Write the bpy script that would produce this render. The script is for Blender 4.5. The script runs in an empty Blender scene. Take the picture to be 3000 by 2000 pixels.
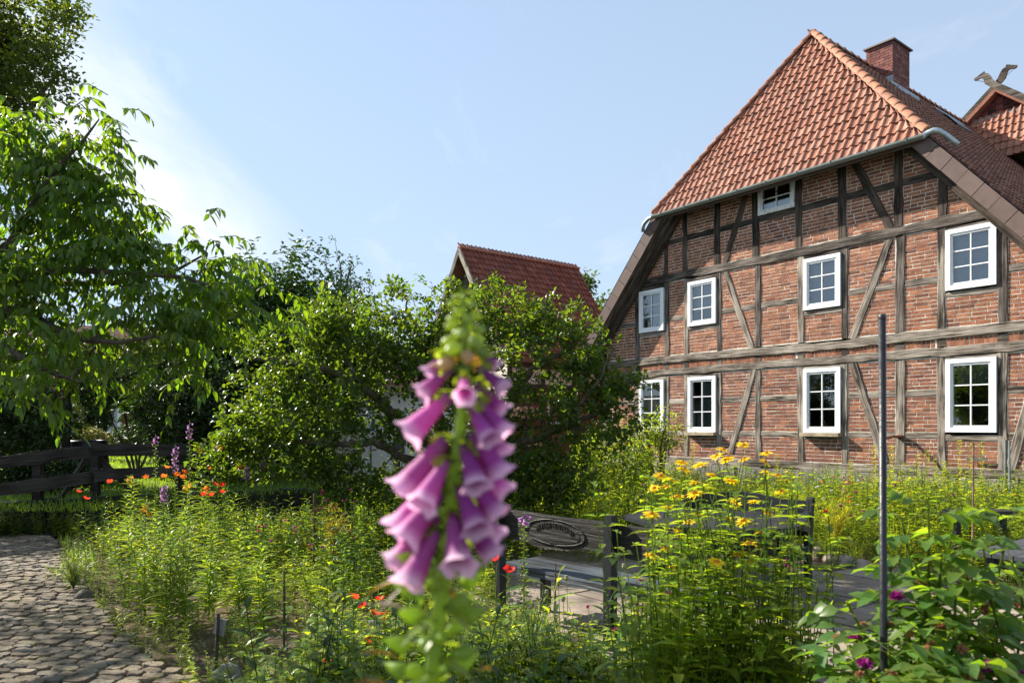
import bpy, math, random
import numpy as np
from mathutils import Vector, Matrix
random.seed(7); RNG = np.random.default_rng(11)
scene = bpy.context.scene
C = scene.collection

# ------------------------------------------------------------------ camera
FP, CXP, HYP, EYE = 2150.0, 1500.0, 1250.0, 1.65
cd = bpy.data.cameras.new('camera'); cam = bpy.data.objects.new('camera', cd); C.objects.link(cam)
cam.location = (0, 0, EYE); cam.rotation_euler = (math.radians(90), 0, 0)
cd.sensor_width = 36.0; cd.lens = 25.8; cd.shift_y = 0.0833
cd.clip_start = 0.02; cd.clip_end = 2000
cd.dof.use_dof = True; cd.dof.focus_distance = 9.0; cd.dof.aperture_fstop = 5.0
scene.camera = cam
# ------------------------------------------------------------------ light
SUN = Vector((-1.313, 0.807, 1.02)).normalized()
EL = math.asin(SUN.z); AZ = math.atan2(SUN.x, SUN.y)
world = bpy.data.worlds.new('World'); scene.world = world; world.use_nodes = True
wn = world.node_tree.nodes; wl = world.node_tree.links; wn.clear()
def N(nodes, t, **kw):
    n = nodes.new(t)
    for k, v in kw.items():
        if k.startswith('i_'):
            n.inputs[k[2:].replace('_', ' ')].default_value = v
        else:
            setattr(n, k, v)
    return n
sky = N(wn, 'ShaderNodeTexSky', sky_type='NISHITA', sun_disc=False, sun_elevation=EL, sun_rotation=AZ,
        altitude=50.0, air_density=1.0, dust_density=.15, ozone_density=3.0)
bg = N(wn, 'ShaderNodeBackground'); bg.inputs['Strength'].default_value = 0.097
# cirrus: a thin streak on a cloud plane high above
tc = N(wn, 'ShaderNodeTexCoord'); sep = N(wn, 'ShaderNodeSeparateXYZ'); wl.new(tc.outputs['Generated'], sep.inputs[0])
def WM(op, a, b=None, c=None):
    m = N(wn, 'ShaderNodeMath', operation=op)
    for i, v in enumerate((a, b, c)):
        if v is None: continue
        if isinstance(v, (int, float)): m.inputs[i].default_value = v
        else: wl.new(v, m.inputs[i])
    return m.outputs[0]
zc = WM('MAXIMUM', sep.outputs[2], 0.03)
px, py = WM('DIVIDE', sep.outputs[0], zc), WM('DIVIDE', sep.outputs[1], zc)
comb = N(wn, 'ShaderNodeCombineXYZ'); wl.new(WM('MULTIPLY', px, 1.0), comb.inputs[0]); wl.new(WM('MULTIPLY', py, 0.35), comb.inputs[1])
nz = N(wn, 'ShaderNodeTexNoise'); nz.inputs['Scale'].default_value = 2.2; nz.inputs['Detail'].default_value = 7; nz.inputs['Roughness'].default_value = 0.62; nz.inputs['Distortion'].default_value = 0.6
wl.new(comb.outputs[0], nz.inputs['Vector'])
nz2 = N(wn, 'ShaderNodeTexNoise'); nz2.inputs['Scale'].default_value = 0.55; nz2.inputs['Detail'].default_value = 3
wl.new(comb.outputs[0], nz2.inputs['Vector'])
# band around x = -1.45 on the cloud plane, drifting with y
ctr = WM('ADD', WM('MULTIPLY', py, -0.10), -1.12)
dist = WM('ABSOLUTE', WM('SUBTRACT', WM('ADD', px, WM('MULTIPLY', WM('SUBTRACT', nz2.outputs[0], 0.5), 0.9)), ctr))
band = WM('SUBTRACT', 1.0, WM('MINIMUM', WM('MULTIPLY', dist, 2.3), 1.0))
far = N(wn, 'ShaderNodeMapRange'); far.inputs[1].default_value = 3.6; far.inputs[2].default_value = 5.4; far.inputs[3].default_value = 1.0; far.inputs[4].default_value = 0.0
wl.new(py, far.inputs[0])
cl = WM('MULTIPLY', WM('MULTIPLY', band, far.outputs[0]), WM('ADD', WM('MULTIPLY', nz.outputs[0], 2.6), -0.35))
wisps = N(wn, 'ShaderNodeMapRange'); wisps.inputs[1].default_value = 0.56; wisps.inputs[2].default_value = 0.8; wisps.inputs[4].default_value = 0.28
wl.new(nz.outputs[0], wisps.inputs[0])
veil = N(wn, 'ShaderNodeMapRange'); veil.inputs[1].default_value = 0.0; veil.inputs[2].default_value = 0.65; veil.inputs[3].default_value = 0.9; veil.inputs[4].default_value = 0.55
wl.new(sep.outputs[2], veil.inputs[0])
cl = WM('MINIMUM', WM('ADD', cl, wisps.outputs[0]), 0.85)
vmix = N(wn, 'ShaderNodeMix', data_type='RGBA'); wl.new(veil.outputs[0], vmix.inputs[0]); wl.new(sky.outputs[0], vmix.inputs[6]); vmix.inputs[7].default_value = (2.35, 2.85, 3.42, 1)
cmix = N(wn, 'ShaderNodeMix', data_type='RGBA'); wl.new(cl, cmix.inputs[0]); wl.new(vmix.outputs[2], cmix.inputs[6]); cmix.inputs[7].default_value = (4.5, 4.6, 4.7, 1)
wl.new(cmix.outputs[2], bg.inputs[0])
wo = N(wn, 'ShaderNodeOutputWorld'); wl.new(bg.outputs[0], wo.inputs[0])
sl = bpy.data.lights.new('sun', 'SUN'); sl.energy = 5.0; sl.angle = math.radians(0.6); sl.color = (1.0, 0.93, 0.82)
so = bpy.data.objects.new('sun', sl); C.objects.link(so); so.rotation_euler = SUN.to_track_quat('Z', 'Y').to_euler(); so.location = (-20, 15, 20)
scene.view_settings.view_transform = 'Standard'; scene.view_settings.look = 'None'
scene.view_settings.exposure = 1.4; scene.view_settings.gamma = 1.0
scene.render.engine = 'CYCLES'
scene.cycles.use_denoising = True
scene.cycles.max_bounces = 6; scene.cycles.diffuse_bounces = 3; scene.cycles.glossy_bounces = 3; scene.cycles.transmission_bounces = 4; scene.cycles.transparent_max_bounces = 8
scene.cycles.caustics_reflective = False; scene.cycles.caustics_refractive = False
scene.cycles.sample_clamp_indirect = 6.0

# ------------------------------------------------------------------ helpers
def A3(x): return np.asarray(x, float)
def nrm(a): return a / np.maximum(np.linalg.norm(a, axis=-1, keepdims=True), 1e-9)
def at(x, y, Y):
    """a point of the garden seen in direction (x, y) at ground distance Y"""
    return A3(((x - CXP) / FP * Y, Y, EYE + (HYP - y) / FP * Y))
def gx(x, Y): return (x - CXP) / FP * Y
class G:
    """collects geometry with a colour per vertex; build() links it as one mesh"""
    def __init__(s): s.V = []; s.T = []; s.Q = []; s.Cc = []; s.n = 0
    def add(s, V, T=None, Q=None, col=(.5, .5, .5)):
        V = A3(V).reshape(-1, 3); c = A3(col)
        if c.ndim == 1: c = np.tile(c, (len(V), 1))
        if T is not None and len(T): s.T.append(np.asarray(T, int).reshape(-1, 3) + s.n)
        if Q is not None and len(Q): s.Q.append(np.asarray(Q, int).reshape(-1, 4) + s.n)
        s.V.append(V); s.Cc.append(c); s.n += len(V)
    def flat(s):
        return (np.concatenate(s.V) if s.V else np.zeros((0, 3)), np.concatenate(s.T) if s.T else np.zeros((0, 3), int),
                np.concatenate(s.Q) if s.Q else np.zeros((0, 4), int), np.concatenate(s.Cc) if s.Cc else np.zeros((0, 3)))
    def mesh(s, name, mat, smooth=False):
        V, T, Q, c = s.flat(); me = bpy.data.meshes.new(name)
        me.vertices.add(len(V)); me.vertices.foreach_set('co', V.astype(np.float32).ravel())
        nl = T.size + Q.size; me.loops.add(nl); me.loops.foreach_set('vertex_index', np.concatenate([T.ravel(), Q.ravel()]).astype(np.int32))
        npoly = len(T) + len(Q); me.polygons.add(npoly)
        st = np.concatenate([np.arange(len(T)) * 3, T.size + np.arange(len(Q)) * 4]).astype(np.int32)
        me.polygons.foreach_set('loop_start', st)
        at_ = me.attributes.new('col', 'FLOAT_COLOR', 'POINT'); rg = np.ones((len(V), 4), np.float32); rg[:, :3] = c
        at_.data.foreach_set('color', rg.ravel())
        me.update(calc_edges=True); me.validate()
        me.materials.append(mat)
        me.polygons.foreach_set('use_smooth', np.full(npoly, bool(smooth)))
        return me
    def build(s, name, mat, parent=None, smooth=False):
        return mk(name, s.mesh(name, mat, smooth), parent)
    def box(s, lo, hi, col=(.5, .5, .5), jit=0.0, M=None):
        (a, b, c), (d, e, f) = lo, hi
        V = A3([(a, b, c), (d, b, c), (d, e, c), (a, e, c), (a, b, f), (d, b, f), (d, e, f), (a, e, f)])
        if jit: V = V + RNG.uniform(-jit, jit, V.shape)
        if M is not None: V = V @ A3(M)[:3, :3].T + A3(M)[:3, 3]
        s.add(V, Q=[(0, 3, 2, 1), (4, 5, 6, 7), (0, 1, 5, 4), (1, 2, 6, 5), (2, 3, 7, 6), (3, 0, 4, 7)], col=col)
    def tube(s, pts, rad, k=5, col=(.5, .5, .5), cap=True):
        P = A3(pts); n = len(P); R = np.broadcast_to(A3(rad), (n,))
        d = np.gradient(P, axis=0); d = nrm(d)
        up = A3((0, 0, 1)) if abs(d[0][2]) < .8 else A3((1, 0, 0))
        u = nrm(np.cross(d, up)); v = np.cross(d, u)
        an = np.arange(k) * 2 * math.pi / k
        V = P[:, None, :] + R[:, None, None] * (np.cos(an)[None, :, None] * u[:, None, :] + np.sin(an)[None, :, None] * v[:, None, :])
        i = np.arange(n - 1)[:, None] * k; j = np.arange(k)[None, :]; j2 = (j + 1) % k
        Q = np.stack([i + j, i + j2, i + k + j2, i + k + j], -1).reshape(-1, 4)
        c = A3(col)
        if c.ndim == 2: c = np.repeat(c, k, axis=0)
        base = s.n; s.add(V.reshape(-1, 3), Q=Q, col=c)
        if cap:
            for e in (0, n - 1):
                idx = np.arange(k) + e * k
                s.T.append(np.stack([np.full(k - 2, idx[0]), idx[1:-1], idx[2:]], -1) + base)
    def lathe(s, prof, k=12, col=(.5, .5, .5), M=None, wob=None):
        prof = A3(prof); n = len(prof); an = np.arange(k) * 2 * math.pi / k
        r = prof[:, 0][:, None] * np.ones(k)[None]
        z = prof[:, 1][:, None] * np.ones(k)[None]
        if wob is not None: r, z = wob(r, z, an)
        V = np.stack([r * np.cos(an), r * np.sin(an), z], -1).reshape(-1, 3)
        i = np.arange(n - 1)[:, None] * k; j = np.arange(k)[None, :]; j2 = (j + 1) % k
        Q = np.stack([i + j, i + j2, i + k + j2, i + k + j], -1).reshape(-1, 4)
        if M is not None: V = V @ A3(M)[:3, :3].T + A3(M)[:3, 3]
        c = A3(col)
        if c.ndim == 2: c = np.repeat(c, k, axis=0)
        s.add(V, Q=Q, col=c)
    def leaves(s, P, D, U, L, W, col, hi=True, droop=.25, fold=.18):
        P = A3(P).reshape(-1, 3); n = len(P)
        if n == 0: return
        D = nrm(A3(D).reshape(-1, 3)); U = np.broadcast_to(A3(U), (n, 3)); S = nrm(np.cross(D, U) + 1e-6); Nn = nrm(np.cross(S, D))
        L = np.broadcast_to(A3(L), (n,))[:, None]; W = np.broadcast_to(A3(W), (n,))[:, None]
        c = A3(col); c = np.tile(c, (n, 1)) if c.ndim == 1 else c
        def pt(t, sd, w):
            return P + D * L * t + S * W * .5 * sd * w + Nn * (fold * W * abs(sd) * w - droop * L * t * t)
        if hi:
            V = np.stack([pt(0, 0, 0), pt(.32, 1, 1), pt(.32, 0, 0), pt(.32, -1, 1), pt(.68, 1, .72), pt(.68, 0, 0), pt(.68, -1, .72), pt(1, 0, 0)], 1)
            b = (np.arange(n) * 8)[:, None, None]
            T = (np.array([(0, 2, 1), (0, 3, 2), (4, 5, 7), (5, 6, 7)])[None] + b).reshape(-1, 3)
            Q = (np.array([(1, 2, 5, 4), (2, 3, 6, 5)])[None] + b).reshape(-1, 4)
            s.add(V.reshape(-1, 3), T, Q, np.repeat(c, 8, 0))
        else:
            V = np.stack([pt(0, 0, 0), pt(.45, 1, 1), pt(.45, -1, 1), pt(1, 0, 0)], 1)
            b = (np.arange(n) * 4)[:, None, None]
            T = (np.array([(0, 3, 1), (0, 2, 3)])[None] + b).reshape(-1, 3)
            s.add(V.reshape(-1, 3), T, None, np.repeat(c, 4, 0))
    def scatter(s, proto, pos, rot, sc, tint=None, lean=0.12):
        V, T, Q, c = proto; pos = A3(pos).reshape(-1, 3)
        for i in range(len(pos)):
            a = rot[i]; ca, sa = math.cos(a), math.sin(a); k = sc[i]
            W = V * k; x = W[:, 0] * ca - W[:, 1] * sa; y = W[:, 0] * sa + W[:, 1] * ca
            lx, ly = RNG.normal(0, lean, 2)
            W = np.stack([x + lx * W[:, 2], y + ly * W[:, 2], W[:, 2]], -1) + pos[i]
            s.add(W, T, Q, c * (tint[i] if tint is not None else 1.0))
def mk(name, data, parent=None):
    o = bpy.data.objects.new(name, data); C.objects.link(o)
    if parent is not None: o.parent = parent
    return o
def tag(o, label=None, cat=None, group=None, kind=None):
    if label: o['label'] = label
    if cat: o['category'] = cat
    if group: o['group'] = group
    if kind: o['kind'] = kind
    return o
def thing(name, label, cat, loc=(0, 0, 0), rz=0.0, group=None):
    o = mk(name, None); o.location = loc; o.rotation_euler = (0, 0, rz); o.empty_display_size = .1
    return tag(o, label, cat, group)
def copy_tree(o, parent=None):
    c = o.copy(); C.objects.link(c); c.parent = parent
    for ch in list(o.children): copy_tree(ch, c)
    return c

# ------------------------------------------------------------------ materials
def newmat(name):
    m = bpy.data.materials.new(name); m.use_nodes = True; nt = m.node_tree; nt.nodes.clear()
    return m, nt.nodes, nt.links
def vmat(name, rough=.8, scale=6.0, amt=.35, bump=.0, bscale=None, trans=0.0, tcol=(1.5, 1.6, .45), spec=.3, stretch=(1, 1, 1), stain=None, sheen=0, metal=0.0, back=None):
    """colour from the 'col' attribute, broken up by noise in object space; optional translucency (leaves, petals)"""
    m, n, l = newmat(name)
    at_ = N(n, 'ShaderNodeAttribute', attribute_name='col'); tcn = N(n, 'ShaderNodeTexCoord'); oi = N(n, 'ShaderNodeObjectInfo')
    mp = N(n, 'ShaderNodeMapping'); mp.inputs['Scale'].default_value = stretch
    va = N(n, 'ShaderNodeVectorMath', operation='ADD'); sc_ = N(n, 'ShaderNodeVectorMath', operation='SCALE'); sc_.inputs['Scale'].default_value = 17.0
    cb = N(n, 'ShaderNodeCombineXYZ'); l.new(oi.outputs['Random'], cb.inputs[0]); l.new(oi.outputs['Random'], cb.inputs[1]); l.new(oi.outputs['Random'], cb.inputs[2])
    l.new(cb.outputs[0], sc_.inputs[0]); l.new(tcn.outputs['Object'], va.inputs[0]); l.new(sc_.outputs[0], va.inputs[1]); l.new(va.outputs[0], mp.inputs[0])
    nz_ = N(n, 'ShaderNodeTexNoise'); nz_.inputs['Scale'].default_value = scale; nz_.inputs['Detail'].default_value = 5; nz_.inputs['Roughness'].default_value = .65; l.new(mp.outputs[0], nz_.inputs['Vector'])
    mr = N(n, 'ShaderNodeMapRange'); mr.inputs[1].default_value = .28; mr.inputs[2].default_value = .72; mr.inputs[3].default_value = 1 - amt; mr.inputs[4].default_value = 1 + amt; l.new(nz_.outputs[0], mr.inputs[0])
    mul = N(n, 'ShaderNodeVectorMath', operation='SCALE'); l.new(at_.outputs['Color'], mul.inputs[0]); l.new(mr.outputs[0], mul.inputs['Scale'])
    colr = mul.outputs[0]
    if stain is not None:
        scol, sscale, lo, hi = stain
        n2 = N(n, 'ShaderNodeTexNoise'); n2.inputs['Scale'].default_value = sscale; n2.inputs['Detail'].default_value = 6; l.new(va.outputs[0], n2.inputs['Vector'])
        m2 = N(n, 'ShaderNodeMapRange'); m2.inputs[1].default_value = lo; m2.inputs[2].default_value = hi; l.new(n2.outputs[0], m2.inputs[0])
        mx = N(n, 'ShaderNodeMix', data_type='RGBA'); l.new(m2.outputs[0], mx.inputs[0]); l.new(colr, mx.inputs[6]); mx.inputs[7].default_value = (*scol, 1); colr = mx.outputs[2]
    b = N(n, 'ShaderNodeBsdfPrincipled'); b.inputs['Roughness'].default_value = rough; b.inputs['Specular IOR Level'].default_value = spec; b.inputs['Metallic'].default_value = metal
    l.new(colr, b.inputs['Base Color'])
    if bump:
        n3 = N(n, 'ShaderNodeTexNoise'); n3.inputs['Scale'].default_value = bscale or scale * 4; n3.inputs['Detail'].default_value = 6; l.new(mp.outputs[0], n3.inputs['Vector'])
        bp = N(n, 'ShaderNodeBump'); bp.inputs['Strength'].default_value = bump; bp.inputs['Distance'].default_value = .02; l.new(n3.outputs[0], bp.inputs['Height']); l.new(bp.outputs[0], b.inputs['Normal'])
    out = N(n, 'ShaderNodeOutputMaterial'); sh = b.outputs[0]
    if trans:
        t = N(n, 'ShaderNodeBsdfTranslucent'); tm = N(n, 'ShaderNodeVectorMath', operation='MULTIPLY'); l.new(colr, tm.inputs[0]); tm.inputs[1].default_value = tcol; l.new(tm.outputs[0], t.inputs[0])
        mxs = N(n, 'ShaderNodeMixShader'); mxs.inputs[0].default_value = trans; l.new(sh, mxs.inputs[1]); l.new(t.outputs[0], mxs.inputs[2]); sh = mxs.outputs[0]
    l.new(sh, out.inputs[0])
    return m
def woodmat(name, light, dark, crack=(.02, .016, .012), gs=(1.6, 26, 26), rough=.85, wear=None):
    """weathered oak: grain along local x, checks and dark knots"""
    m, n, l = newmat(name)
    tcn = N(n, 'ShaderNodeTexCoord'); oi = N(n, 'ShaderNodeObjectInfo'); cb = N(n, 'ShaderNodeCombineXYZ')
    for i in range(3): l.new(oi.outputs['Random'], cb.inputs[i])
    sc_ = N(n, 'ShaderNodeVectorMath', operation='SCALE'); sc_.inputs['Scale'].default_value = 31.0; l.new(cb.outputs[0], sc_.inputs[0])
    va = N(n, 'ShaderNodeVectorMath', operation='ADD'); l.new(tcn.outputs['Object'], va.inputs[0]); l.new(sc_.outputs[0], va.inputs[1])
    mp = N(n, 'ShaderNodeMapping'); mp.inputs['Scale'].default_value = gs; l.new(va.outputs[0], mp.inputs[0])
    g = N(n, 'ShaderNodeTexNoise'); g.inputs['Scale'].default_value = 1.0; g.inputs['Detail'].default_value = 6; g.inputs['Roughness'].default_value = .6; g.inputs['Distortion'].default_value = .7; l.new(mp.outputs[0], g.inputs['Vector'])
    big = N(n, 'ShaderNodeTexNoise'); big.inputs['Scale'].default_value = 1.3; big.inputs['Detail'].default_value = 3; l.new(va.outputs[0], big.inputs['Vector'])
    f = N(n, 'ShaderNodeMath', operation='ADD'); l.new(g.outputs[0], f.inputs[0])
    f2 = N(n, 'ShaderNodeMath', operation='MULTIPLY_ADD'); l.new(big.outputs[0], f2.inputs[0]); f2.inputs[1].default_value = .7; f2.inputs[2].default_value = -.35; l.new(f2.outputs[0], f.inputs[1])
    r = N(n, 'ShaderNodeValToRGB'); e = r.color_ramp.elements; e[0].position = .33; e[0].color = (*crack, 1); e[1].position = .68; e[1].color = (*light, 1)
    e2 = r.color_ramp.elements.new(.44); e2.color = (*dark, 1); e3 = r.color_ramp.elements.new(.56); e3.color = (*[.5 * (a + b) for a, b in zip(light, dark)], 1)
    l.new(f.outputs[0], r.inputs[0])
    b = N(n, 'ShaderNodeBsdfPrincipled'); b.inputs['Roughness'].default_value = rough; b.inputs['Specular IOR Level'].default_value = .25
    l.new(r.outputs[0], b.inputs['Base Color'])
    bp = N(n, 'ShaderNodeBump'); bp.inputs['Strength'].default_value = .7; bp.inputs['Distance'].default_value = .02; l.new(f.outputs[0], bp.inputs['Height']); l.new(bp.outputs[0], b.inputs['Normal'])
    o = N(n, 'ShaderNodeOutputMaterial'); l.new(b.outputs[0], o.inputs[0])
    return m
def glassmat():
    m, n, l = newmat('window_glass')
    g = N(n, 'ShaderNodeBsdfGlossy'); g.inputs['Roughness'].default_value = .01; g.inputs['Color'].default_value = (.9, .95, 1, 1)
    t = N(n, 'ShaderNodeBsdfTransparent'); t.inputs[0].default_value = (.78, .84, .82, 1)
    fr = N(n, 'ShaderNodeFresnel'); fr.inputs[0].default_value = 2.5
    mx = N(n, 'ShaderNodeMixShader'); l.new(fr.outputs[0], mx.inputs[0]); l.new(t.outputs[0], mx.inputs[1]); l.new(g.outputs[0], mx.inputs[2])
    o = N(n, 'ShaderNodeOutputMaterial'); l.new(mx.outputs[0], o.inputs[0])
    return m
M_LEAF = vmat('leaf', rough=.36, scale=9, amt=.3, trans=.55, tcol=(2.8, 2.5, .42), spec=.5)
M_LEAFB = vmat('bright_leaf', rough=.4, scale=9, amt=.3, trans=.6, tcol=(2.9, 2.6, .45), spec=.45)
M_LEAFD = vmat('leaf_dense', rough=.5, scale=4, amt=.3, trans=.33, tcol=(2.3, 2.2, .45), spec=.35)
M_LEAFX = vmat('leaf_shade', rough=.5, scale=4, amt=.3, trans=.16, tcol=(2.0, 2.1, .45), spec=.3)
M_PETAL = vmat('petal', rough=.6, scale=40, amt=.12, trans=.4, tcol=(1.3, 1.05, 1.15), spec=.2)
M_YEL = vmat('yellow_petal', rough=.6, scale=40, amt=.12, trans=.4, tcol=(1.15, 1.15, .6), spec=.2)
M_BARK = vmat('bark', rough=.95, scale=14, amt=.5, bump=.6, bscale=40, spec=.1, stain=((.10, .11, .05), 5, .55, .75))
M_BRICK = vmat('brick', rough=.9, scale=9, amt=.38, bump=.5, bscale=60, spec=.15, stain=((.09, .06, .045), 3.2, .64, .95))
M_MORTAR = vmat('mortar', rough=.95, scale=12, amt=.25, bump=.4, bscale=70, spec=.1, stain=((.22, .19, .15), 2.5, .5, .8))
M_TILE = vmat('clay_tile', rough=.75, scale=7, amt=.3, bump=.25, bscale=50, spec=.25, stain=((.13, .08, .06), 2.6, .5, .85))
M_STONE = vmat('stone', rough=.85, scale=8, amt=.35, bump=.6, bscale=35, spec=.2, stain=((.07, .075, .04), 3, .58, .8))
M_CONC = vmat('concrete_slab', rough=.9, scale=2.2, amt=.3, bump=.35, bscale=60, spec=.2, stain=((.07, .06, .05), 1.7, .5, .75))
M_SOIL = vmat('soil', rough=1.0, scale=5, amt=.45, bump=.9, bscale=28, spec=.05, stain=((.17, .135, .09), 26, .6, .72))
M_PLASTER = vmat('plaster', rough=.9, scale=5, amt=.1, bump=.2, bscale=30, spec=.1, stain=((.3, .28, .25), 7, .62, .75))
M_WHITE = vmat('white_plastic', rough=.35, scale=3, amt=.04, spec=.4)
M_WHITEW = vmat('white_paint', rough=.6, scale=20, amt=.1, spec=.3, bump=.2, bscale=40, stain=((.16, .14, .12), 9, .6, .66))
M_ZINC = vmat('zinc', rough=.45, scale=6, amt=.2, metal=.6, spec=.5)
M_BROWNM = vmat('brown_sheet', rough=.6, scale=5, amt=.2, spec=.35)
M_BLACKP = vmat('black_paint', rough=.42, scale=7, amt=.3, spec=.45, bump=.12, bscale=60)
M_IRON = vmat('iron', rough=.5, scale=8, amt=.35, spec=.5, stain=((.07, .04, .025), 9, .6, .75))
M_CLOTH = vmat('curtain', rough=.9, scale=2, amt=.08, spec=.05)
M_GLASS = glassmat()
W_GREY = woodmat('weathered_oak', (.36, .315, .26), (.12, .097, .077))
W_DARK = woodmat('dark_oak', (.115, .088, .066), (.042, .031, .024), crack=(.012, .009, .007))
W_MID = woodmat('greying_oak', (.19, .16, .135), (.06, .047, .038), crack=(.015, .012, .01))
W_FENCE = woodmat('fence_wood', (.085, .072, .06), (.035, .03, .025))  # fence tone lowered, the shade under the trees put into the colour
W_BENCH = woodmat('bench_wood', (.04, .033, .028), (.017, .015, .013), gs=(1.2, 22, 22), rough=.55)
W_SEAT = woodmat('seat_wood', (.10, .115, .13), (.045, .052, .06), gs=(1.2, 30, 30), rough=.45)  # blue grey of the sky-lit seat put into its wood colour
W_BOARD = woodmat('red_board', (.25, .075, .06), (.12, .035, .03), gs=(1.2, 18, 18))
W_PALE = woodmat('pale_board', (.42, .38, .32), (.22, .19, .15))

# ------------------------------------------------------------------ ground, lawn, paths
def noise2(x, y, s=1.0, seed=0):
    r = np.random.default_rng(seed); v = 0
    for i in range(6):
        a, b, p, q = r.uniform(-2.4, 2.4, 2).tolist() + r.uniform(0, 6.28, 2).tolist()
        k = s * (1.45 ** i); v = v + np.sin(a * k * x + b * k * y + p) * np.cos(b * k * x - a * k * y * .8 + q) / (1.4 ** i)
    return v / 2.2
u = np.linspace(-1, 1, 190)
gxs = np.sign(u) * (np.abs(u) ** 1 * 9 + np.abs(u) ** 9 * 900)
w_ = np.linspace(0, 1, 190)
gys = -3 + w_ * 18 + w_ ** 10 * 900
XX, YY = np.meshgrid(gxs, gys)
near = np.exp(-((XX / 9) ** 2 + ((YY - 6) / 9) ** 2) ** 2)
ZZ = near * (noise2(XX, YY, 1.6, 1) * .035 + noise2(XX, YY, 7, 2) * .018) - .035
g = G(); n0 = XX.size; i0 = np.arange(189)[:, None] * 190 + np.arange(189)[None, :]
cs = np.tile(A3((.105, .078, .055)), (n0, 1)); farm = ((np.abs(XX) > 13) | (YY > 20)).ravel(); cs[farm] = (.07, .11, .035)
g.add(np.stack([XX, YY, ZZ], -1).reshape(-1, 3), Q=np.stack([i0, i0 + 1, i0 + 191, i0 + 190], -1).reshape(-1, 4), col=cs)
tag(g.build('ground', M_SOIL, None, True), 'brown garden soil with small clods and litter', None, None, 'structure')
# raised lawn behind the low wall
LW = [(-9.2, 10.2), (-7.15, 11.6), (-5.6, 12.6), (-3.5, 13.6)]      # line of the low wall, left to right
def lwall(x): return float(np.interp(x, [p[0] for p in LW], [p[1] for p in LW]))
g = G(); xs = np.linspace(-60, -2.5, 60); ys = np.linspace(0, 1, 40)
LX = np.repeat(xs[None], 40, 0); base = np.array([lwall(x) if x > -9.2 else 10.2 + (-9.2 - x) * -.25 for x in xs]) + .15
LY = base[None] + ys[:, None] ** 1.5 * 45
LZ = .44 + noise2(LX, LY, .5, 3) * .03
i0 = np.arange(39)[:, None] * 60 + np.arange(59)[None]
g.add(np.stack([LX, LY, LZ], -1).reshape(-1, 3), Q=np.stack([i0, i0 + 1, i0 + 61, i0 + 60], -1).reshape(-1, 4), col=(.10, .16, .04))
lawn = tag(g.build('lawn', M_SOIL, None, True), 'sunlit mown lawn behind the wooden fence', None, None, 'structure')
g = G(); nb = 26000
bx = RNG.uniform(-16, -4.0, nb); bt = RNG.uniform(0, 1, nb); by = np.interp(bx, [p[0] for p in LW], [p[1] for p in LW]) + .2 + bt ** 1.3 * 26
bx = bx * (by / 16)
ok = bx > -30
P = np.stack([bx, by, np.full(nb, .44)], -1)[ok]; k = len(P)
D = np.stack([RNG.normal(0, .35, k), RNG.normal(0, .35, k), np.ones(k)], -1)
cg = A3((.12, .19, .04)) * RNG.uniform(.7, 1.3, (k, 1))
g.leaves(P, D, np.stack([RNG.normal(size=k), RNG.normal(size=k), np.zeros(k)], -1), RNG.uniform(.05, .11, k) * (.6 + P[:, 1] / 25), .012 * (.5 + P[:, 1] / 14), cg, hi=False)
tag(g.build('grass', M_LEAF), 'short green grass blades of the lawn behind the fence', 'grass', None, 'stuff')

# cobbled path
def edge_x(y): return np.interp(y, [3.0, 4.0, 4.73, 5.07, 6.1, 7.1, 8.3, 9.6, 11], [-.9, -1.5, -2.02, -2.5, -3.3, -4.1, -4.9, -5.9, -6.9])
g = G(); ys = np.linspace(2.6, 11.4, 60); V = []
for y in ys: V += [(edge_x(y) - 2.5, y, .012), (edge_x(y) + .02, y, .012)]
g.add(V, Q=[(2 * i, 2 * i + 1, 2 * i + 3, 2 * i + 2) for i in range(59)], col=(.075, .062, .045))
path = tag(g.build('cobbled_path', M_SOIL), 'worn cobbled path of pale squared stones curving along the bed', None, None, 'structure')
def cobble_mesh(seed):
    r = np.random.default_rng(seed); g = G(); k = 12; an = np.arange(k) * 2 * math.pi / k
    sq = np.maximum(np.abs(np.cos(an)), np.abs(np.sin(an))) ** -.88 * r.uniform(.93, 1.05, k)
    rings = [(1.0, -.05), (1.0, .017), (.975, .0225), (.9, .0245)]
    V = np.concatenate([np.stack([np.cos(an) * sq * f * .5, np.sin(an) * sq * f * .5, np.full(k, h) + r.normal(0, .0025, k)], -1) for f, h in rings] + [A3([[0, 0, .0245]])])
    Q = [(a * k + j, a * k + (j + 1) % k, (a + 1) * k + (j + 1) % k, (a + 1) * k + j) for a in range(3) for j in range(k)]
    T = [(3 * k + j, 3 * k + (j + 1) % k, 4 * k) for j in range(k)]
    return V, T, Q
cob = [cobble_mesh(i) for i in range(6)]
stones = []; y = 3.6
while y < 11:
    rowh = random.uniform(.078, .108); sl_ = -.10
    x = float(edge_x(y)) + random.uniform(-.05, .06); x0 = x
    while x > x0 - 2.45:
        wd = random.uniform(.10, .2)
        cx_ = x - wd / 2; cy = y + (cx_ - x0) * -.16 + random.uniform(-.012, .012)
        stones.append((cx_, cy, wd * .97, rowh * .96)); x -= wd + random.uniform(.004, .016)
    y += rowh + .012
vis = []
for s_ in stones:
    ppx = CXP + FP * s_[0] / s_[1]; ppy = HYP + FP * EYE / s_[1]
    if -60 < ppx < 900 and ppy < 2050 and ppy > 1560: vis.append((s_[1], s_))
vis.sort(key=lambda t: t[0])
cmesh = []
for v_, t_, q_ in cob:
    for c_ in ((.2, .16, .11), (.155, .12, .085), (.235, .19, .13), (.165, .14, .11)):
        gg = G(); gg.add(v_, t_, q_, A3(c_)); cmesh.append(gg.mesh('cobblestone', M_STONE, False))
rest = G()
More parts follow.
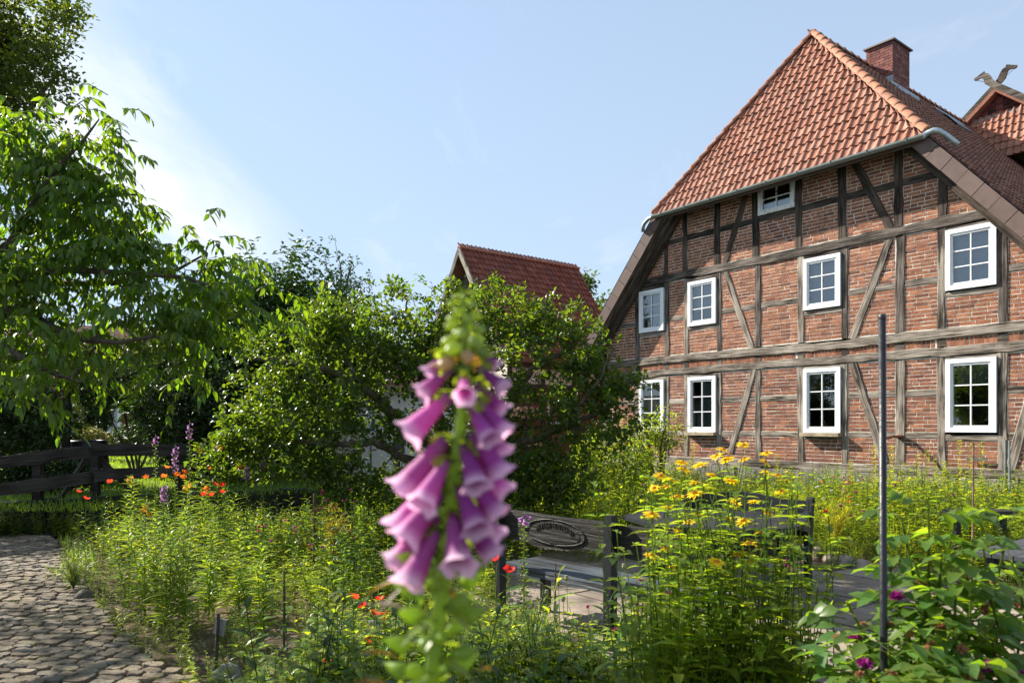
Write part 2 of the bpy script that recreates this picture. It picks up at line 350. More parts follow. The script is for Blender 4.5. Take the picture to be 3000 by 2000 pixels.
for i, (_, s_) in enumerate(vis):
    dz = random.uniform(-.009, .008)
    if i < 290:
        o = mk('cobblestone', random.choice(cmesh), path); o.location = (s_[0], s_[1], .012 + dz); o.scale = (s_[2], s_[3], 1); o.rotation_euler = (random.gauss(0, .02), random.gauss(0, .02), -.16 + random.gauss(0, .05) + random.choice((0, math.pi)))
    else:
        v_, t_, q_ = random.choice(cob); W = v_ * A3((s_[2], s_[3], 1)); a = -.16 + random.gauss(0, .05); W = np.stack([W[:, 0] * math.cos(a) - W[:, 1] * math.sin(a), W[:, 0] * math.sin(a) + W[:, 1] * math.cos(a), W[:, 2]], -1)
        rest.add(W + A3((s_[0], s_[1], .012 + dz)), t_, q_, A3((.165, .135, .1)) * random.uniform(.75, 1.25))
if rest.n: tag(rest.build('cobbles', M_STONE, path, False), None, None, None, 'stuff')

# patio of concrete slabs
HA = math.atan2(-.79331, .60882)
E1, E2 = A3((.60882, -.79331, 0)), A3((.79331, .60882, 0))
def frame(o, rz=HA): return Matrix.Translation(o) @ Matrix.Rotation(rz, 4, 'Z')
PO = A3((2.62, 6.28, 0))
patio = thing('patio', 'square concrete paving slabs of the seating place', 'patio'); del patio['category']; tag(patio, kind='structure')
gj = G(); gj.add([PO + E1 * a + E2 * b + A3((0, 0, .0)) for a, b in ((-3.4, -2.4), (2.6, -2.4), (2.6, 2.2), (-3.4, 2.2))], Q=[(0, 1, 2, 3)], col=(.06, .05, .04))
gj.build('joint_bed', M_SOIL, patio)
slabs = []
for v_ in range(4):
    gg = G(); gg.box((-.487, -.487, -.05), (.487, .487, 0.0), col=A3((.26, .212, .165)) * (.88 + .08 * v_), jit=.004); slabs.append(gg.mesh('slab', M_CONC))
for i in range(-5, 5):
    for j in range(-4, 4):
        c_ = PO + E1 * (i - .5) + E2 * (j - .5)
        if c_[1] < 3.2 or c_[0] < .1 - (c_[1] - 6) * .35 or c_[0] > 4.9 or c_[1] > 9.6 - (c_[0] - 3) * .9: continue
        o = mk('slab', random.choice(slabs), patio); o.location = (c_[0], c_[1], .006 + random.uniform(-.004, .004)); o.rotation_euler = (random.gauss(0, .004), random.gauss(0, .004), HA + random.choice((0, math.pi / 2, math.pi)))

# ------------------------------------------------------------------ the timber-framed house
HO = A3((6.161, 16.832, 0)); PIT = 1.17
house = thing('timber_framed_house', 'large red brick half timbered house with red clay tile half hipped roof', 'house', HO, HA)
def roof_in(z): return 3.0 + (7.24 - z) / PIT          # half width of the wall under the roof
BW, BD, BZ = 5.75, 20.0, 3.5                            # half width, depth, eave height
def timber(name, a, b, w, d, mat, parent, yf, jit=.006, nseg=None):
    """a squared timber from a to b (x, z on the wall), face at yf, width w, depth d; own frame with x along the length"""
    a, b = A3((a[0], 0, a[1])), A3((b[0], 0, b[1])); L = np.linalg.norm(b - a); ex = (b - a) / L; ey = A3((0, 1, 0)); ez = np.cross(ex, ey)
    n = nseg or max(2, int(L / .22)); r = RNG; t = np.linspace(0, L, n + 1); ch = .012
    wob = np.cumsum(r.normal(0, jit * .5, n + 1)); wob -= np.linspace(wob[0], wob[-1], n + 1)
    sec = []
    for i in range(n + 1):
        h0, h1 = -w / 2 + r.normal(0, jit) + wob[i], w / 2 + r.normal(0, jit) + wob[i]; f = r.normal(0, jit * .35)
        sec.append([(t[i], d, h0), (t[i], f + ch, h0), (t[i], f, h0 + ch), (t[i], f, h1 - ch), (t[i], f + ch, h1), (t[i], d, h1)])
    V = A3(sec).reshape(-1, 3); k = 6
    Q = [(i * k + j, i * k + (j + 1) % k, (i + 1) * k + (j + 1) % k, (i + 1) * k + j) for i in range(n) for j in range(k)]
    T = []
    for e, fl in ((0, 1), (n, 0)):
        for j in range(1, 5):
            T.append((e * k, e * k + j + 1, e * k + j) if fl else (e * k, e * k + j, e * k + j + 1))
    gg = G(); gg.add(V, T, Q); o = gg.build(name, mat, parent)
    Mx = Matrix(((ex[0], ey[0], ez[0], a[0]), (ex[1], ey[1], ez[1], yf), (ex[2], ey[2], ez[2], a[2]), (0, 0, 0, 1)))
    o.matrix_local = Mx
    return o
# wall body: closed shell of the house behind the facade
g = G()
for x0, x1, y0, y1 in ((-BW, -BW + .2, .1, BD), (BW - .2, BW, .1, BD), (-BW + .2, BW - .2, BD - .2, BD)):
    g.box((x0, y0, 0), (x1, y1, BZ + .1), col=(.2, .085, .06))
g.box((-BW + .25, 1.6, 0.05), (BW - .25, 1.68, 3.25), col=(.10, .09, .08)); g.box((-3.0, 1.6, 3.3), (3.0, 1.68, 7.0), col=(.10, .09, .08)); g.box((-BW + .25, .2, 3.2), (BW - .25, 1.55, 3.3), col=(.12, .11, .1))
g.build('side_wall', M_BRICK, house)
g = G()
x = -BW - .1
g.box((-BW + .02, .03, 0), (BW - .02, .3, .70), col=(.2, .18, .15)); pl = g.build('plinth', M_STONE, house)
while x < BW + .1:
    wd = random.uniform(.35, .7); gg = G(); gg.box((x, -.06 - random.uniform(0, .03), 0), (min(x + wd - .015, BW + .12), .0275, .70 + random.uniform(-.02, .015)), col=A3((.27, .25, .21)) * random.uniform(.75, 1.15), jit=.012); gg.build('plinth_stone', M_STONE, pl); x += wd
PX = [-4.395, -3.355, -2.71, -1.685, -.59, .505, 1.525, 2.66, 3.44, 4.475]
PW = [.18, .145, .145, .13, .155, .155, .145, .19, .155, .165]
EDGE = [-BW + .1] + PX + [BW - .1]; EW = [.2] + PW + [.2]
WINB = {1, 3, 6, 9}
for i, (x, w) in enumerate(zip(EDGE, EW)):
    timber('timber_post', (x, .72), (x + random.gauss(0, .012), 2.99), w, .15, W_GREY, house, -.018 - random.uniform(0, .004))
    if abs(x) < 4.7: timber('timber_post', (x, 3.53), (x + random.gauss(0, .01), 5.47 if roof_in(5.47) > abs(x) else 4.6), w, .15, W_MID if i % 3 else W_GREY, house, -.018 - random.uniform(0, .004))
    timber('joist_end', (x - w * .5, 3.26), (x + w * .5, 3.26), .175, .14, W_DARK if i % 2 else W_MID, house, -.012, nseg=2)
timber('timber_beam', (-5.7, .79), (5.7, .79), .17, .16, W_GREY, house, -.028)
timber('timber_beam', (-5.7, 3.075), (5.7, 3.075), .17, .16, W_GREY, house, -.036, .009)
timber('timber_beam', (-5.65, 3.44), (5.65, 3.44), .185, .16, W_GREY, house, -.042, .009)
timber('timber_beam', (-roof_in(5.57) - .05, 5.57), (roof_in(5.57) + .05, 5.57), .195, .16, W_MID, house, -.04, .009)
AP = [-3.395, -2.75, -1.755, -.655, .45, 1.47, 2.635, 3.46]; AW = [.14, .16, .19, .19, .17, .19, .18, .17]
for x, w in zip(AP, AW):
    top = min(7.75, 7.24 + PIT * (3.0 - abs(x))); timber('timber_post', (x, 5.66), (x, top), w, .15, W_DARK, house, -.018 - random.uniform(0, .004))  # attic oak: darker oiled tone, with eave shade put into the colour too
segs = [-4.0] + AP + [4.0]
for i in range(len(segs) - 1):
    a, b = segs[i], segs[i + 1]; lim = roof_in(6.53)
    a, b = max(a, -lim), min(b, lim)
    if b - a > .1: timber('timber_rail', (a, 6.525), (b, 6.525), .15, .13, W_DARK, house, -.013)
for i in range(len(EDGE) - 1):
    a, b = EDGE[i] + EW[i] / 2 - .01, EDGE[i + 1] - EW[i + 1] / 2 + .01; lim = roof_in(4.49)
    if i in WINB:
        timber('timber_rail', (a, 1.44), (b, 1.44), .12, .12, W_GREY, house, -.012); timber('timber_rail', (a, 4.16), (b, 4.16), .11, .12, W_GREY, house, -.012)
        timber('timber_rail', (a, 2.962), (b, 2.962), .05, .12, W_PALE, house, -.012); timber('timber_rail', (a, 5.425), (b, 5.425), .06, .12, W_MID, house, -.012)
    else:
        timber('timber_rail', (a, 1.485), (b, 1.485), .12, .12, W_GREY, house, -.012); timber('timber_rail', (a, 2.31), (b, 2.31), .13, .12, W_PALE if i in (2, 4, 5) else W_GREY, house, -.012)
        aa, bb = max(a, -lim), min(b, lim)
        if bb - aa > .1: timber('timber_rail', (aa, 4.49), (bb, 4.49), .13, .12, W_GREY, house, -.012)
for (x0, z0, x1, z1, w, m_) in ((-1.51, 5.44, -.75, 3.5, .16, W_GREY), (2.46, 5.44, 1.68, 3.5, .17, W_GREY), (-.70, 3.02, -1.36, 1.02, .16, W_GREY), (1.70, 3.02, 2.36, .92, .17, W_GREY), (4.95, 2.3, 4.6, .9, .17, W_GREY),
                                (-.8, 7.5, -1.53, 5.66, .16, W_DARK), (1.6, 7.5, 2.48, 5.66, .17, W_DARK)):
    timber('timber_brace', (x0, z0), (x1, z1), w, .14, m_, house, -.0235)
# brick panels
wall = None; gm = G(); BR = []
def free_iv(z0, z1, a, b):
    lim = min(roof_in(z1), BW - .02) if z1 > 3.0 else BW - .02
    return max(a, -lim), min(b, lim)
def panel(a, b, z0, z1, clip=True):
    gm_a, gm_b = free_iv(z0, z0, a - .04, b + .04)
    # mortar sheet, clipped to the roof line
    za, zb = z0 - .03, z1 + .03; pts = []
    la, lb = (lambda z: max(a - .04, -roof_in(z))), (lambda z: min(b + .04, roof_in(z)))
    n = 6; V = []
    for i in range(n + 1):
        z = za + (zb - za) * i / n; p, q = la(z), lb(z)
        if q < p: p = q = (p + q) / 2
        V += [(p, .0008, z), (q, .0008, z)]
    gm.add(V, Q=[(2 * i, 2 * i + 1, 2 * i + 3, 2 * i + 2) for i in range(n)], col=(.68, .62, .53))
    rows = max(1, round((z1 - z0) / .0765)); h = (z1 - z0) / rows
    for r_ in range(rows):
        zl, zh = z0 + r_ * h + .0075, z0 + (r_ + 1) * h - .0075
        p, q = free_iv(zl, zh, a, b); p += .008; q -= .008
        if q - p < .05: continue
        x = p; first = random.uniform(.06, .24)
        while x < q - .02:
            wd = first if first else random.choice((.245, .245, .245, .25, .235, .12)); first = 0
            x2 = min(x + wd, q)
            if q - x2 < .05: x2 = q
            BR.append((x, x2, zl, zh, 0)); x = x2 + random.uniform(.012, .018)
for i in range(len(EDGE) - 1):
    a, b = EDGE[i] + EW[i] / 2, EDGE[i + 1] - EW[i + 1] / 2
    if i in WINB: panel(a, b, .88, 1.375); panel(a, b, 3.55, 4.1)
    else:
        panel(a, b, .88, 1.42); panel(a, b, 1.55, 2.245); panel(a, b, 2.38, 2.975); panel(a, b, 3.55, 4.42); panel(a, b, 4.56, 5.455)
    # soldier course
    gm.add([(a - .03, .0012, 3.15), (b + .03, .0012, 3.15), (b + .03, .0012, 3.37), (a - .03, .0012, 3.37)], Q=[(0, 1, 2, 3)], col=(.68, .62, .53))
    x = a + .01
    while x < b - .05: BR.append((x, min(x + .068, b - .005), 3.18, 3.335, 1)); x += .08
ab = [-4.2] + AP + [4.2]
for i in range(len(ab) - 1):
    a = ab[i] + (AW[i - 1] / 2 if i > 0 else 0); b = ab[i + 1] - (AW[i] / 2 if i < len(AP) else 0)
    panel(a, b, 5.68, 6.445)
    if i == 4: continue
    panel(a, b, 6.605, 7.7)
wall = gm.build('wall', M_MORTAR, house)
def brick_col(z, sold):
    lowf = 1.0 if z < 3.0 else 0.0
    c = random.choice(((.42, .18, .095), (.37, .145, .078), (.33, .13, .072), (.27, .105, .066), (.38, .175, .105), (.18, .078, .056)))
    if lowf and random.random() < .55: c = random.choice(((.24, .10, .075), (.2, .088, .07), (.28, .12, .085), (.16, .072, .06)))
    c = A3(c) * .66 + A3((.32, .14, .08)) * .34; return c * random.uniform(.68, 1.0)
def brick_geo(gg, x0, x1, z0, z1, col):
    yf = -.0035 + random.gauss(0, .001); V = A3([(x0, .02, z0), (x1, .02, z0), (x1, .02, z1), (x0, .02, z1), (x0, yf, z0), (x1, yf, z0), (x1, yf, z1), (x0, yf, z1)])
    V += RNG.normal(0, .0009, V.shape) * A3((1.8, 1, 1.8)); gg.add(V, Q=[(4, 5, 6, 7), (0, 1, 5, 4), (1, 2, 6, 5), (2, 3, 7, 6), (3, 0, 4, 7)], col=col)
BRv = list(BR)
BRv.sort(key=lambda b: abs((b[0] + b[1]) / 2 - 3.2) + abs((b[2] + b[3]) / 2 - 3.4) * .8 + (9 if (b[2] < 1.15 or (b[0] + b[1]) / 2 > 4.75) else 0) + (2 if b[1] - b[0] < .1 else 0))
gb = G()
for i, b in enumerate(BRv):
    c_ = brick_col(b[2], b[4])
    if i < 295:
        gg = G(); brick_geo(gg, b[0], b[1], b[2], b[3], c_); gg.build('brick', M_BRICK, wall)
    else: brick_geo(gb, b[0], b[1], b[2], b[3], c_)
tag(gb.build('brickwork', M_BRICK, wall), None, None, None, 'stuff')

# windows
def ring(gg, x0, x1, z0, z1, w, y0, y1, col):
    gg.box((x0, y0, z0), (x0 + w, y1, z1), col); gg.box((x1 - w, y0, z0), (x1, y1, z1), col)
    gg.box((x0 + w, y0 + .001, z0), (x1 - w, y1, z0 + w), col); gg.box((x0 + w, y0 + .001, z1 - w), (x1 - w, y1, z1), col)
WH = (.80, .81, .82)
def window(x0, x1, z0, z1, parent, curtain=None, sill=False, fw=.085, rows=3, white=WH, mat=None, wood=False, yo=0.0):
    mat = mat or M_WHITE
    gg = G(); ring(gg, x0, x1, z0, z1, fw, -.055 + yo, .09 + yo, white); wn_ = gg.build('window', mat, parent)
    a, b, c, d = x0 + fw - .004, x1 - fw + .004, z0 + fw - .004, z1 - fw + .004
    gg = G(); ring(gg, a, b, c, d, .048, -.035 + yo, .06 + yo, A3(white) * .97); gg.build('sash', mat, wn_)
    a += .046; b -= .046; c += .046; d -= .046; m_ = (a + b) / 2; hw = .011
    gg = G(); gg.box((m_ - hw, -.026 + yo, c), (m_ + hw, .02 + yo, d), white); gg.build('glazing_bar', mat, wn_)
    zz = [c + (d - c) * i / rows for i in range(rows + 1)]
    for z in zz[1:-1]:
        gg = G(); gg.box((a, -.0245 + yo, z - hw), (m_ - hw, .02 + yo, z + hw), white); gg.box((m_ + hw, -.0245 + yo, z - hw), (b, .02 + yo, z + hw), white); gg.build('glazing_bar', mat, wn_)
    for i in range(rows):
        for p, q in ((a, m_ - hw), (m_ + hw, b)):
            z_a, z_b = zz[i] + (hw if i else 0), zz[i + 1] - (hw if i < rows - 1 else 0)
            gg = G(); tl = random.gauss(0, .0008); gg.add([(p, -.004 + yo, z_a), (q, -.004 + tl + yo, z_a), (q, -.004 + tl + yo, z_b), (p, -.004 + yo, z_b)], Q=[(0, 1, 2, 3)], col=(.5, .5, .5)); gg.build('pane', M_GLASS, wn_)
    if curtain:
        ca, cb, cc_, cd_, ccol = curtain; gg = G(); n = 24; V = []
        for i in range(n + 1):
            x = a + (b - a) * (ca + (cb - ca) * i / n); yy = .16 + .012 * math.sin(i * 2.1) + yo; V += [(x, yy, c + (d - c) * cc_), (x, yy, c + (d - c) * cd_)]
        gg.add(V, Q=[(2 * i, 2 * i + 2, 2 * i + 3, 2 * i + 1) for i in range(n)], col=ccol); gg.build('curtain', M_CLOTH, wn_, True)
    if sill:
        gg = G(); gg.box((x0 - .02, -.17, z0 - .085), (x1 + .02, .03, z0 - .004), col=(.36, .30, .21), jit=.004); gg.build('sill', M_STONE, wn_)
    return wn_
WX = [(-4.31, -3.44), (-2.63, -1.765), (.585, 1.445), (3.525, 4.385)]
CU = (.62, .68, .72)  # pale curtain tone, also brightened to stand in for sky reflected in the panes
window(*WX[0], 4.225, 5.36, house, (0, 1, 0, 1, CU)); window(*WX[1], 4.225, 5.36, house, (0, 1, .30, 1, CU))
window(*WX[2], 4.235, 5.37, house, (0, 1, 0, 1, A3(CU) * .8)); window(*WX[3], 4.24, 5.39, house, (0, 1, 0, 1, A3(CU) * .75))
window(*WX[0], 1.52, 2.92, house, (0.05, 1, 0, 1, A3(CU) * .8), True); window(*WX[1], 1.52, 2.925, house, (.16, .95, .0, 1, A3(CU) * .85), True)
window(*WX[2], 1.525, 2.935, house, None, True); w4 = window(*WX[3], 1.55, 2.935, house, (0, 1, .66, 1, (.35, .38, .36)))
window(-.565, .365, 6.6, 7.30, house, (0, 1, 0, .45, CU), False, fw=.07, rows=2, white=(.74, .73, .69), mat=M_WHITEW)
gg = G(); gg.lathe([(.02, 0), (.09, .01), (.1, .06), (.07, .1), (.02, .14), (.025, .17), (0, .18)], 10, (.55, .48, .3)); o = gg.build('vase', M_CLOTH, house, True); o.location = (.95, .2, 1.63)
gg = G(); gg.box((2.62, -.1, 1.42), (2.72, -.02, 1.5), (.16, .07, .04)); gg.tube([(2.75, -.07, 1.47), (2.66, -.24, 1.46), (2.56, -.45, 1.42), (2.54, -.47, 1.40)], [.028, .03, .03, .034], 8, (.2, .085, .05)); gg.build('spout', M_IRON, house, True)
gg = G(); gg.box((3.9, -.075, 1.02), (4.25, -.065, 1.09), (.1, .1, .1)); gg.build('wall_bracket', M_IRON, house)
gg = G(); gg.tube([(4.62, -.3, .0), (4.62, -.3, 1.42)], .022, 6, (.13, .14, .14)); gg.build('earth_pipe', M_IRON, house)

# roof
ZR, YR, XE, ZE, YO = 11.03, 1.4, 6.45, 3.5, -.48           # ridge height, ridge start, eave half width and height, verge overhang
HX, HZ, HY0 = 3.32, 7.15, -.52
def roof_z(x): return ZR - PIT * abs(x)
g = G()
for s in (1, -1):
    P5 = [(0, YR, ZR), (0, BD + .3, ZR), (s * XE, BD + .3, roof_z(XE)), (s * XE, YO, roof_z(XE)), (s * HX, YO, HZ)]
    lo = [(p[0], p[1], p[2] - .2) for p in P5]
    V = P5 + lo; Q = [(i, (i + 1) % 5, (i + 1) % 5 + 5, i + 5) for i in range(5)]
    g.add(V, T=[(0, 4, 3), (0, 3, 2), (0, 2, 1), (5, 8, 9), (5, 7, 8), (5, 6, 7)], Q=Q, col=(.16, .065, .045))
g.add([(-HX, HY0, HZ), (HX, HY0, HZ), (0, YR, ZR), (-HX, HY0, HZ - .12), (HX, HY0, HZ - .12), (0, YR, ZR - .3)], T=[(0, 1, 2), (3, 5, 4)], Q=[(0, 3, 4, 1)], col=(.1, .06, .045))
roof = g.build('roof', M_BROWNM, house)
TW, TL, TR = .186, .33, .268
def tile_arr():
    xs_ = [0, .016, .032, .046, .062, .078, .094, .14, .188]; n = len(xs_)
    pr = [.0] * n
    for i, x in enumerate(xs_): pr[i] = .040 * max(0, math.cos(math.pi * (x - .047) / .104)) ** .8 if x < .098 else -.004 + .005 * ((x - .14) / .05) ** 2
    V = [(x, 0, .052 + p) for x, p in zip(xs_, pr)] + [(x, TL, .014 + p) for x, p in zip(xs_, pr)] + [(x, .002, .026 + p) for x, p in zip(xs_, pr)]
    Q = [(i, i + 1, n + i + 1, n + i) for i in range(n - 1)] + [(2 * n + i, 2 * n + i + 1, i + 1, i) for i in range(n - 1)]
    return A3(V), np.array(Q)
TV, TQ = tile_arr()
def tcol(): return A3(random.choice(((.37, .165, .108), (.335, .145, .092), (.39, .185, .125), (.30, .125, .08)))) * random.uniform(.78, 1.12)
def fr(o, ex, ey):
    ex, ey = nrm(A3(ex)), nrm(A3(ey)); ez = np.cross(ex, ey); return A3(o), ex, ey, ez
HFo, HFx, HFy, HFz = fr((0, HY0, HZ), (1, 0, 0), (0, YR - HY0, ZR - HZ)); HL = math.hypot(YR - HY0, ZR - HZ)
tmesh = []
for k in range(7):
    gg = G(); gg.add(TV, Q=TQ, col=tcol()); tmesh.append(gg.mesh('roof_tile', M_TILE, False))
def put_tiles(o, ex, ey, ez, L, lims, parent, single=True, cols=None, acc=None):
    rows = int(L / TR) + 1; cnt = 0
    for r_ in range(rows):
        e = r_ * TR - .02; lo, hi = lims(max(e, 0)); lo2, hi2 = lims(min(e + TL, L)); a0, b0 = min(lo, lo2), max(hi, hi2)
        i0_, i1_ = math.floor(a0 / TW), math.ceil(b0 / TW)
        for i in range(i0_, i1_):
            x = i * TW; mid = lims(e + .1)
            if x + TW < mid[0] + .01 or x > mid[1] - .01: continue
            V = TV + A3((x + random.gauss(0, .002), e + random.gauss(0, .003), random.gauss(0, .0025))); need = x < max(lo, lo2) or x + TW > min(hi, hi2)
            if single and not need:
                ob = mk('roof_tile', random.choice(tmesh), parent); pos = o + ex * x + ey * e + ez * random.gauss(0, .003)
                ob.matrix_local = Matrix(((ex[0], ey[0], ez[0], pos[0]), (ex[1], ey[1], ez[1], pos[1]), (ex[2], ey[2], ez[2], pos[2]), (0, 0, 0, 1))); cnt += 1; continue
            L0 = np.array([lims(float(min(max(v[1], 0), L)))[0] for v in V]); L1 = np.array([lims(float(min(max(v[1], 0), L)))[1] for v in V])
            V[:, 0] = np.clip(V[:, 0], L0, np.maximum(L1, L0)); W = o + V[:, :1] * ex + V[:, 1:2] * ey + V[:, 2:3] * ez
            if single:
                gg = G(); gg.add(W, Q=TQ, col=tcol()); gg.build('roof_tile', M_TILE, parent); cnt += 1
            else: acc.add(W, Q=TQ, col=tcol() * (cols if cols is not None else 1))
    return cnt
ntile = put_tiles(HFo, HFx, HFy, HFz, HL, lambda e: (-HX * (1 - e / HL) - .02, HX * (1 - e / HL) + .02), roof)
n_ = math.hypot(1, PIT)
SL = XE * n_
gt = G()
def lim_r(e):
    x = XE - e / n_; z = roof_z(x)
    y0 = YO + .02 if z < HZ else HY0 + (YR - HY0) * (z - HZ) / (ZR - HZ)
    return (y0, 10.6)
put_tiles(A3((XE, 0, roof_z(XE))), A3((0, 1, 0)), A3((-1, 0, PIT)) / n_, A3((PIT, 0, 1)) / n_, SL, lim_r, roof, False, .62, gt)  # same tiles darkened, the unlit look of this slope put into their colour
tag(gt.build('roof_tiles', M_TILE, roof), None, None, None, 'stuff')
# hip and ridge caps
gg = G(); k = 9; an = np.linspace(-.12, math.pi + .12, k); V = []
for t_, r_, z_ in ((0, .088, .0), (.05, .108, .0), (.06, .096, 0), (.40, .088, 0)):
    for a in an: V.append((math.cos(a) * r_, t_, math.sin(a) * r_ * .95 + z_))
Q = [(i * k + j + 1, i * k + j, (i + 1) * k + j, (i + 1) * k + j + 1) for i in range(3) for j in range(k - 1)]
gg.add(V, Q=Q, col=(.31, .135, .08)); gg.add([v for v in V[:k]] + [(0, .02, 0)], T=[(j, j + 1, k) for j in range(k - 1)], col=(.35, .16, .10))
capm = gg.mesh('ridge_tile', M_TILE, True)
def caps(a, b, step, up, lift):
    a, b = A3(a), A3(b); L = np.linalg.norm(b - a); ey = (b - a) / L; ez = nrm(A3(up) - ey * np.dot(up, ey)); ex = np.cross(ey, ez)
    n = int(L / step)
    for i in range(n):
        p = a + ey * (i * L / n) + ez * (lift + random.gauss(0, .003)); q = nrm(ey - ez * .07); q3 = nrm(np.cross(ex, q))
        o = mk('ridge_tile', capm, roof); o.matrix_local = Matrix(((ex[0], q[0], q3[0], p[0]), (ex[1], q[1], q3[1], p[1]), (ex[2], q[2], q3[2], p[2]), (0, 0, 0, 1)))
caps((HX + .04, HY0 + .02, HZ + .01), (0, YR, ZR + .02), .285, (.75, -.5, 1), .07)
caps((-HX - .04, HY0 + .02, HZ + .01), (0, YR, ZR + .02), .285, (-.75, -.5, 1), .07)
caps((0, YR - .1, ZR + .02), (0, 10.2, ZR + .02), .33, (0, 0, 1), .05)
# verges: brown sheets on the front, boarded soffit and rafters behind
for s in (1, -1):
    a, b = A3((s * (HX + .0), 0, HZ + .06)), A3((s * XE, 0, roof_z(XE) + .06)); L = np.linalg.norm(b - a); ex = (b - a) / L; dn = A3((-s * PIT, 0, -1)) / n_
    npl = 12
    for i in range(npl):
        p0, p1 = a + ex * (L * i / npl + .004), a + ex * (L * (i + 1) / npl - .006); yf = -.52 - .004 * (i % 2); ov = .02
        gg = G(); V = [(*(p0 + dn * .0)[[0]], yf, p0[2]), (p1[0], yf, p1[2]), ((p1 + dn * .29)[0], yf + ov, (p1 + dn * .29)[2]), ((p0 + dn * .29)[0], yf + ov, (p0 + dn * .29)[2])]
        V2 = [(v[0], v[1] + .018, v[2]) for v in V]; gg.add(V + V2, Q=[(0, 1, 2, 3), (4, 7, 6, 5), (0, 4, 5, 1), (1, 5, 6, 2), (2, 6, 7, 3), (3, 7, 4, 0)], col=A3((.115, .073, .06)) * random.uniform(.88, 1.12)); gg.build('verge_sheet', M_BROWNM, roof)
    gg = G(); V = [(p[0], y_, p[2]) for p in (a + dn * -.02, b + dn * -.02, b + dn * .05, a + dn * .05) for y_ in (-.525, -.32)]
    gg.add([V[0], V[1], V[3], V[2]] , Q=[(0, 1, 2, 3)], col=(.10, .065, .055)); gg.build('verge_cap', M_BROWNM, roof)
    for j, (y0, w_, dp) in enumerate(((-.50, .15, .27), (-.345, .15, .275), (-.19, .15, .265))):
        p, q = a + dn * (dp + .0) - ex * .35 * (1 if j else .2), b + dn * dp
        gg = G(); L2 = np.linalg.norm(q - p); gg.box((0, 0, -.02), (L2, w_ - .012, .02), jit=.003); o = gg.build('soffit_board', W_MID if s < 0 else W_DARK, roof)  # lighter wood on the left paints in the lit soffit, darker the shaded one
        ez = np.cross(ex, A3((0, 1, 0))); o.matrix_local = Matrix(((ex[0], 0, ez[0], p[0]), (0, 1, 0, y0), (ex[2], 0, ez[2], p[2]), (0, 0, 0, 1)))
    timber('rafter', (a[0] - ex[0] * .5 + dn[0] * .36, a[2] - ex[2] * .5 + dn[2] * .36), (b[0] + dn[0] * .36, b[2] + dn[2] * .36), .17, .14, W_DARK, roof, -.155)
# hip eave: soffit, gutter and its elbows
gg = G(); gg.box((-3.25, HY0 + .01, HZ - .13), (3.25, HY0 + .05, HZ - .01), (.1, .075, .055)); gg.build('eave_board', M_BROWNM, roof)
def gutter(gg, p, q, r, col):
    p, q = A3(p), A3(q); an = np.linspace(math.pi - .1, 2 * math.pi + .1, 9); V = []
    for a_ in np.linspace(0, 1, 2):
        c_ = p + (q - p) * a_
        for rr in (r, r - .006): V += [(c_[0], c_[1] + math.cos(t) * rr, c_[2] + math.sin(t) * rr) for t in an]
    k = 9; Q = []
    for j in range(k - 1): Q += [(j, j + 1, 2 * k + j + 1, 2 * k + j), (k + j + 1, k + j, 3 * k + j, 3 * k + j + 1)]
    gg.add(V, Q=Q, col=col)
gg = G(); gutter(gg, (-HX - .02, HY0 - .075, HZ - .02), (HX + .06, HY0 - .075, HZ - .02), .075, (.26, .29, .28)); gtt = gg.build('gutter', M_ZINC, house, True)
for i in range(9):
    x = -3.0 + i * .76; gg = G(); an = np.linspace(math.pi - .3, 2 * math.pi + .1, 8); gg.tube([(x, HY0 - .075 + math.cos(t) * .081, HZ - .02 + math.sin(t) * .081) for t in an], .009, 5, (.23, .26, .26)); gg.build('gutter_bracket', M_ZINC, gtt, True)
gg = G(); pts = [(3.35, -.595, 7.11), (3.45, -.60, 7.15), (3.54, -.59, 7.165), (3.62, -.55, 7.14), (3.70, -.47, 7.06), (3.78, -.38, 6.96), (3.85, -.31, 6.87)]
gg.tube(pts, [.062] + [.05] * (len(pts) - 1), 10, (.42, .47, .48)); gg.build('downpipe', M_ZINC, house, True)
gg = G(); x0 = -HX - .03; gg.tube([(x0 + .05, HY0 - .075, HZ - .03), (x0 - .12, HY0 - .08, HZ - .06), (x0 - .28, HY0 - .07, HZ - .15), (x0 - .34, HY0 - .05, HZ - .24), (x0 - .36, HY0 - .02, HZ - .34)], .05, 10, (.3, .33, .33)); gg.build('downpipe', M_ZINC, house, True)
# chimney
gg = G(); CX0, CX1, CY0, CY1, CZ1 = -.16, .53, 4.25, 5.2, 11.66
gg.box((CX0 + .01, CY0 + .01, 10.0), (CX1 - .01, CY1 - .01, CZ1), (.10, .07, .06)); chim = gg.build('chimney', M_MORTAR, house)
gg = G()
for r_ in range(22):
    z0 = 10.06 + r_ * .0725; z1 = z0 + .063
    if z1 > CZ1: break
    for face in range(4):
        ln = (CX1 - CX0) if face in (0, 2) else (CY1 - CY0); x = 0; first = .12 if r_ % 2 else 0
        while x < ln - .02:
            wd = first or .238; first = 0; x2 = min(x + wd, ln); c_ = A3(random.choice(((.22, .095, .08), (.19, .08, .07), (.25, .11, .09), (.155, .07, .065)))) * random.uniform(.85, 1.1)
            if face == 0: gg.box((CX0 + x, CY0, z0), (CX0 + x2 - .009, CY0 + .03, z1), c_, .0015)
            elif face == 1: gg.box((CX1 - .03, CY0 + x, z0), (CX1, CY0 + x2 - .009, z1), c_, .0015)
            elif face == 2: gg.box((CX0 + x, CY1 - .03, z0), (CX0 + x2 - .009, CY1, z1), c_, .0015)
            else: gg.box((CX0, CY0 + x, z0), (CX0 + .03, CY0 + x2 - .009, z1), c_, .0015)
            x = x2
tag(gg.build('chimney_bricks', M_BRICK, chim), None, None, None, 'stuff')
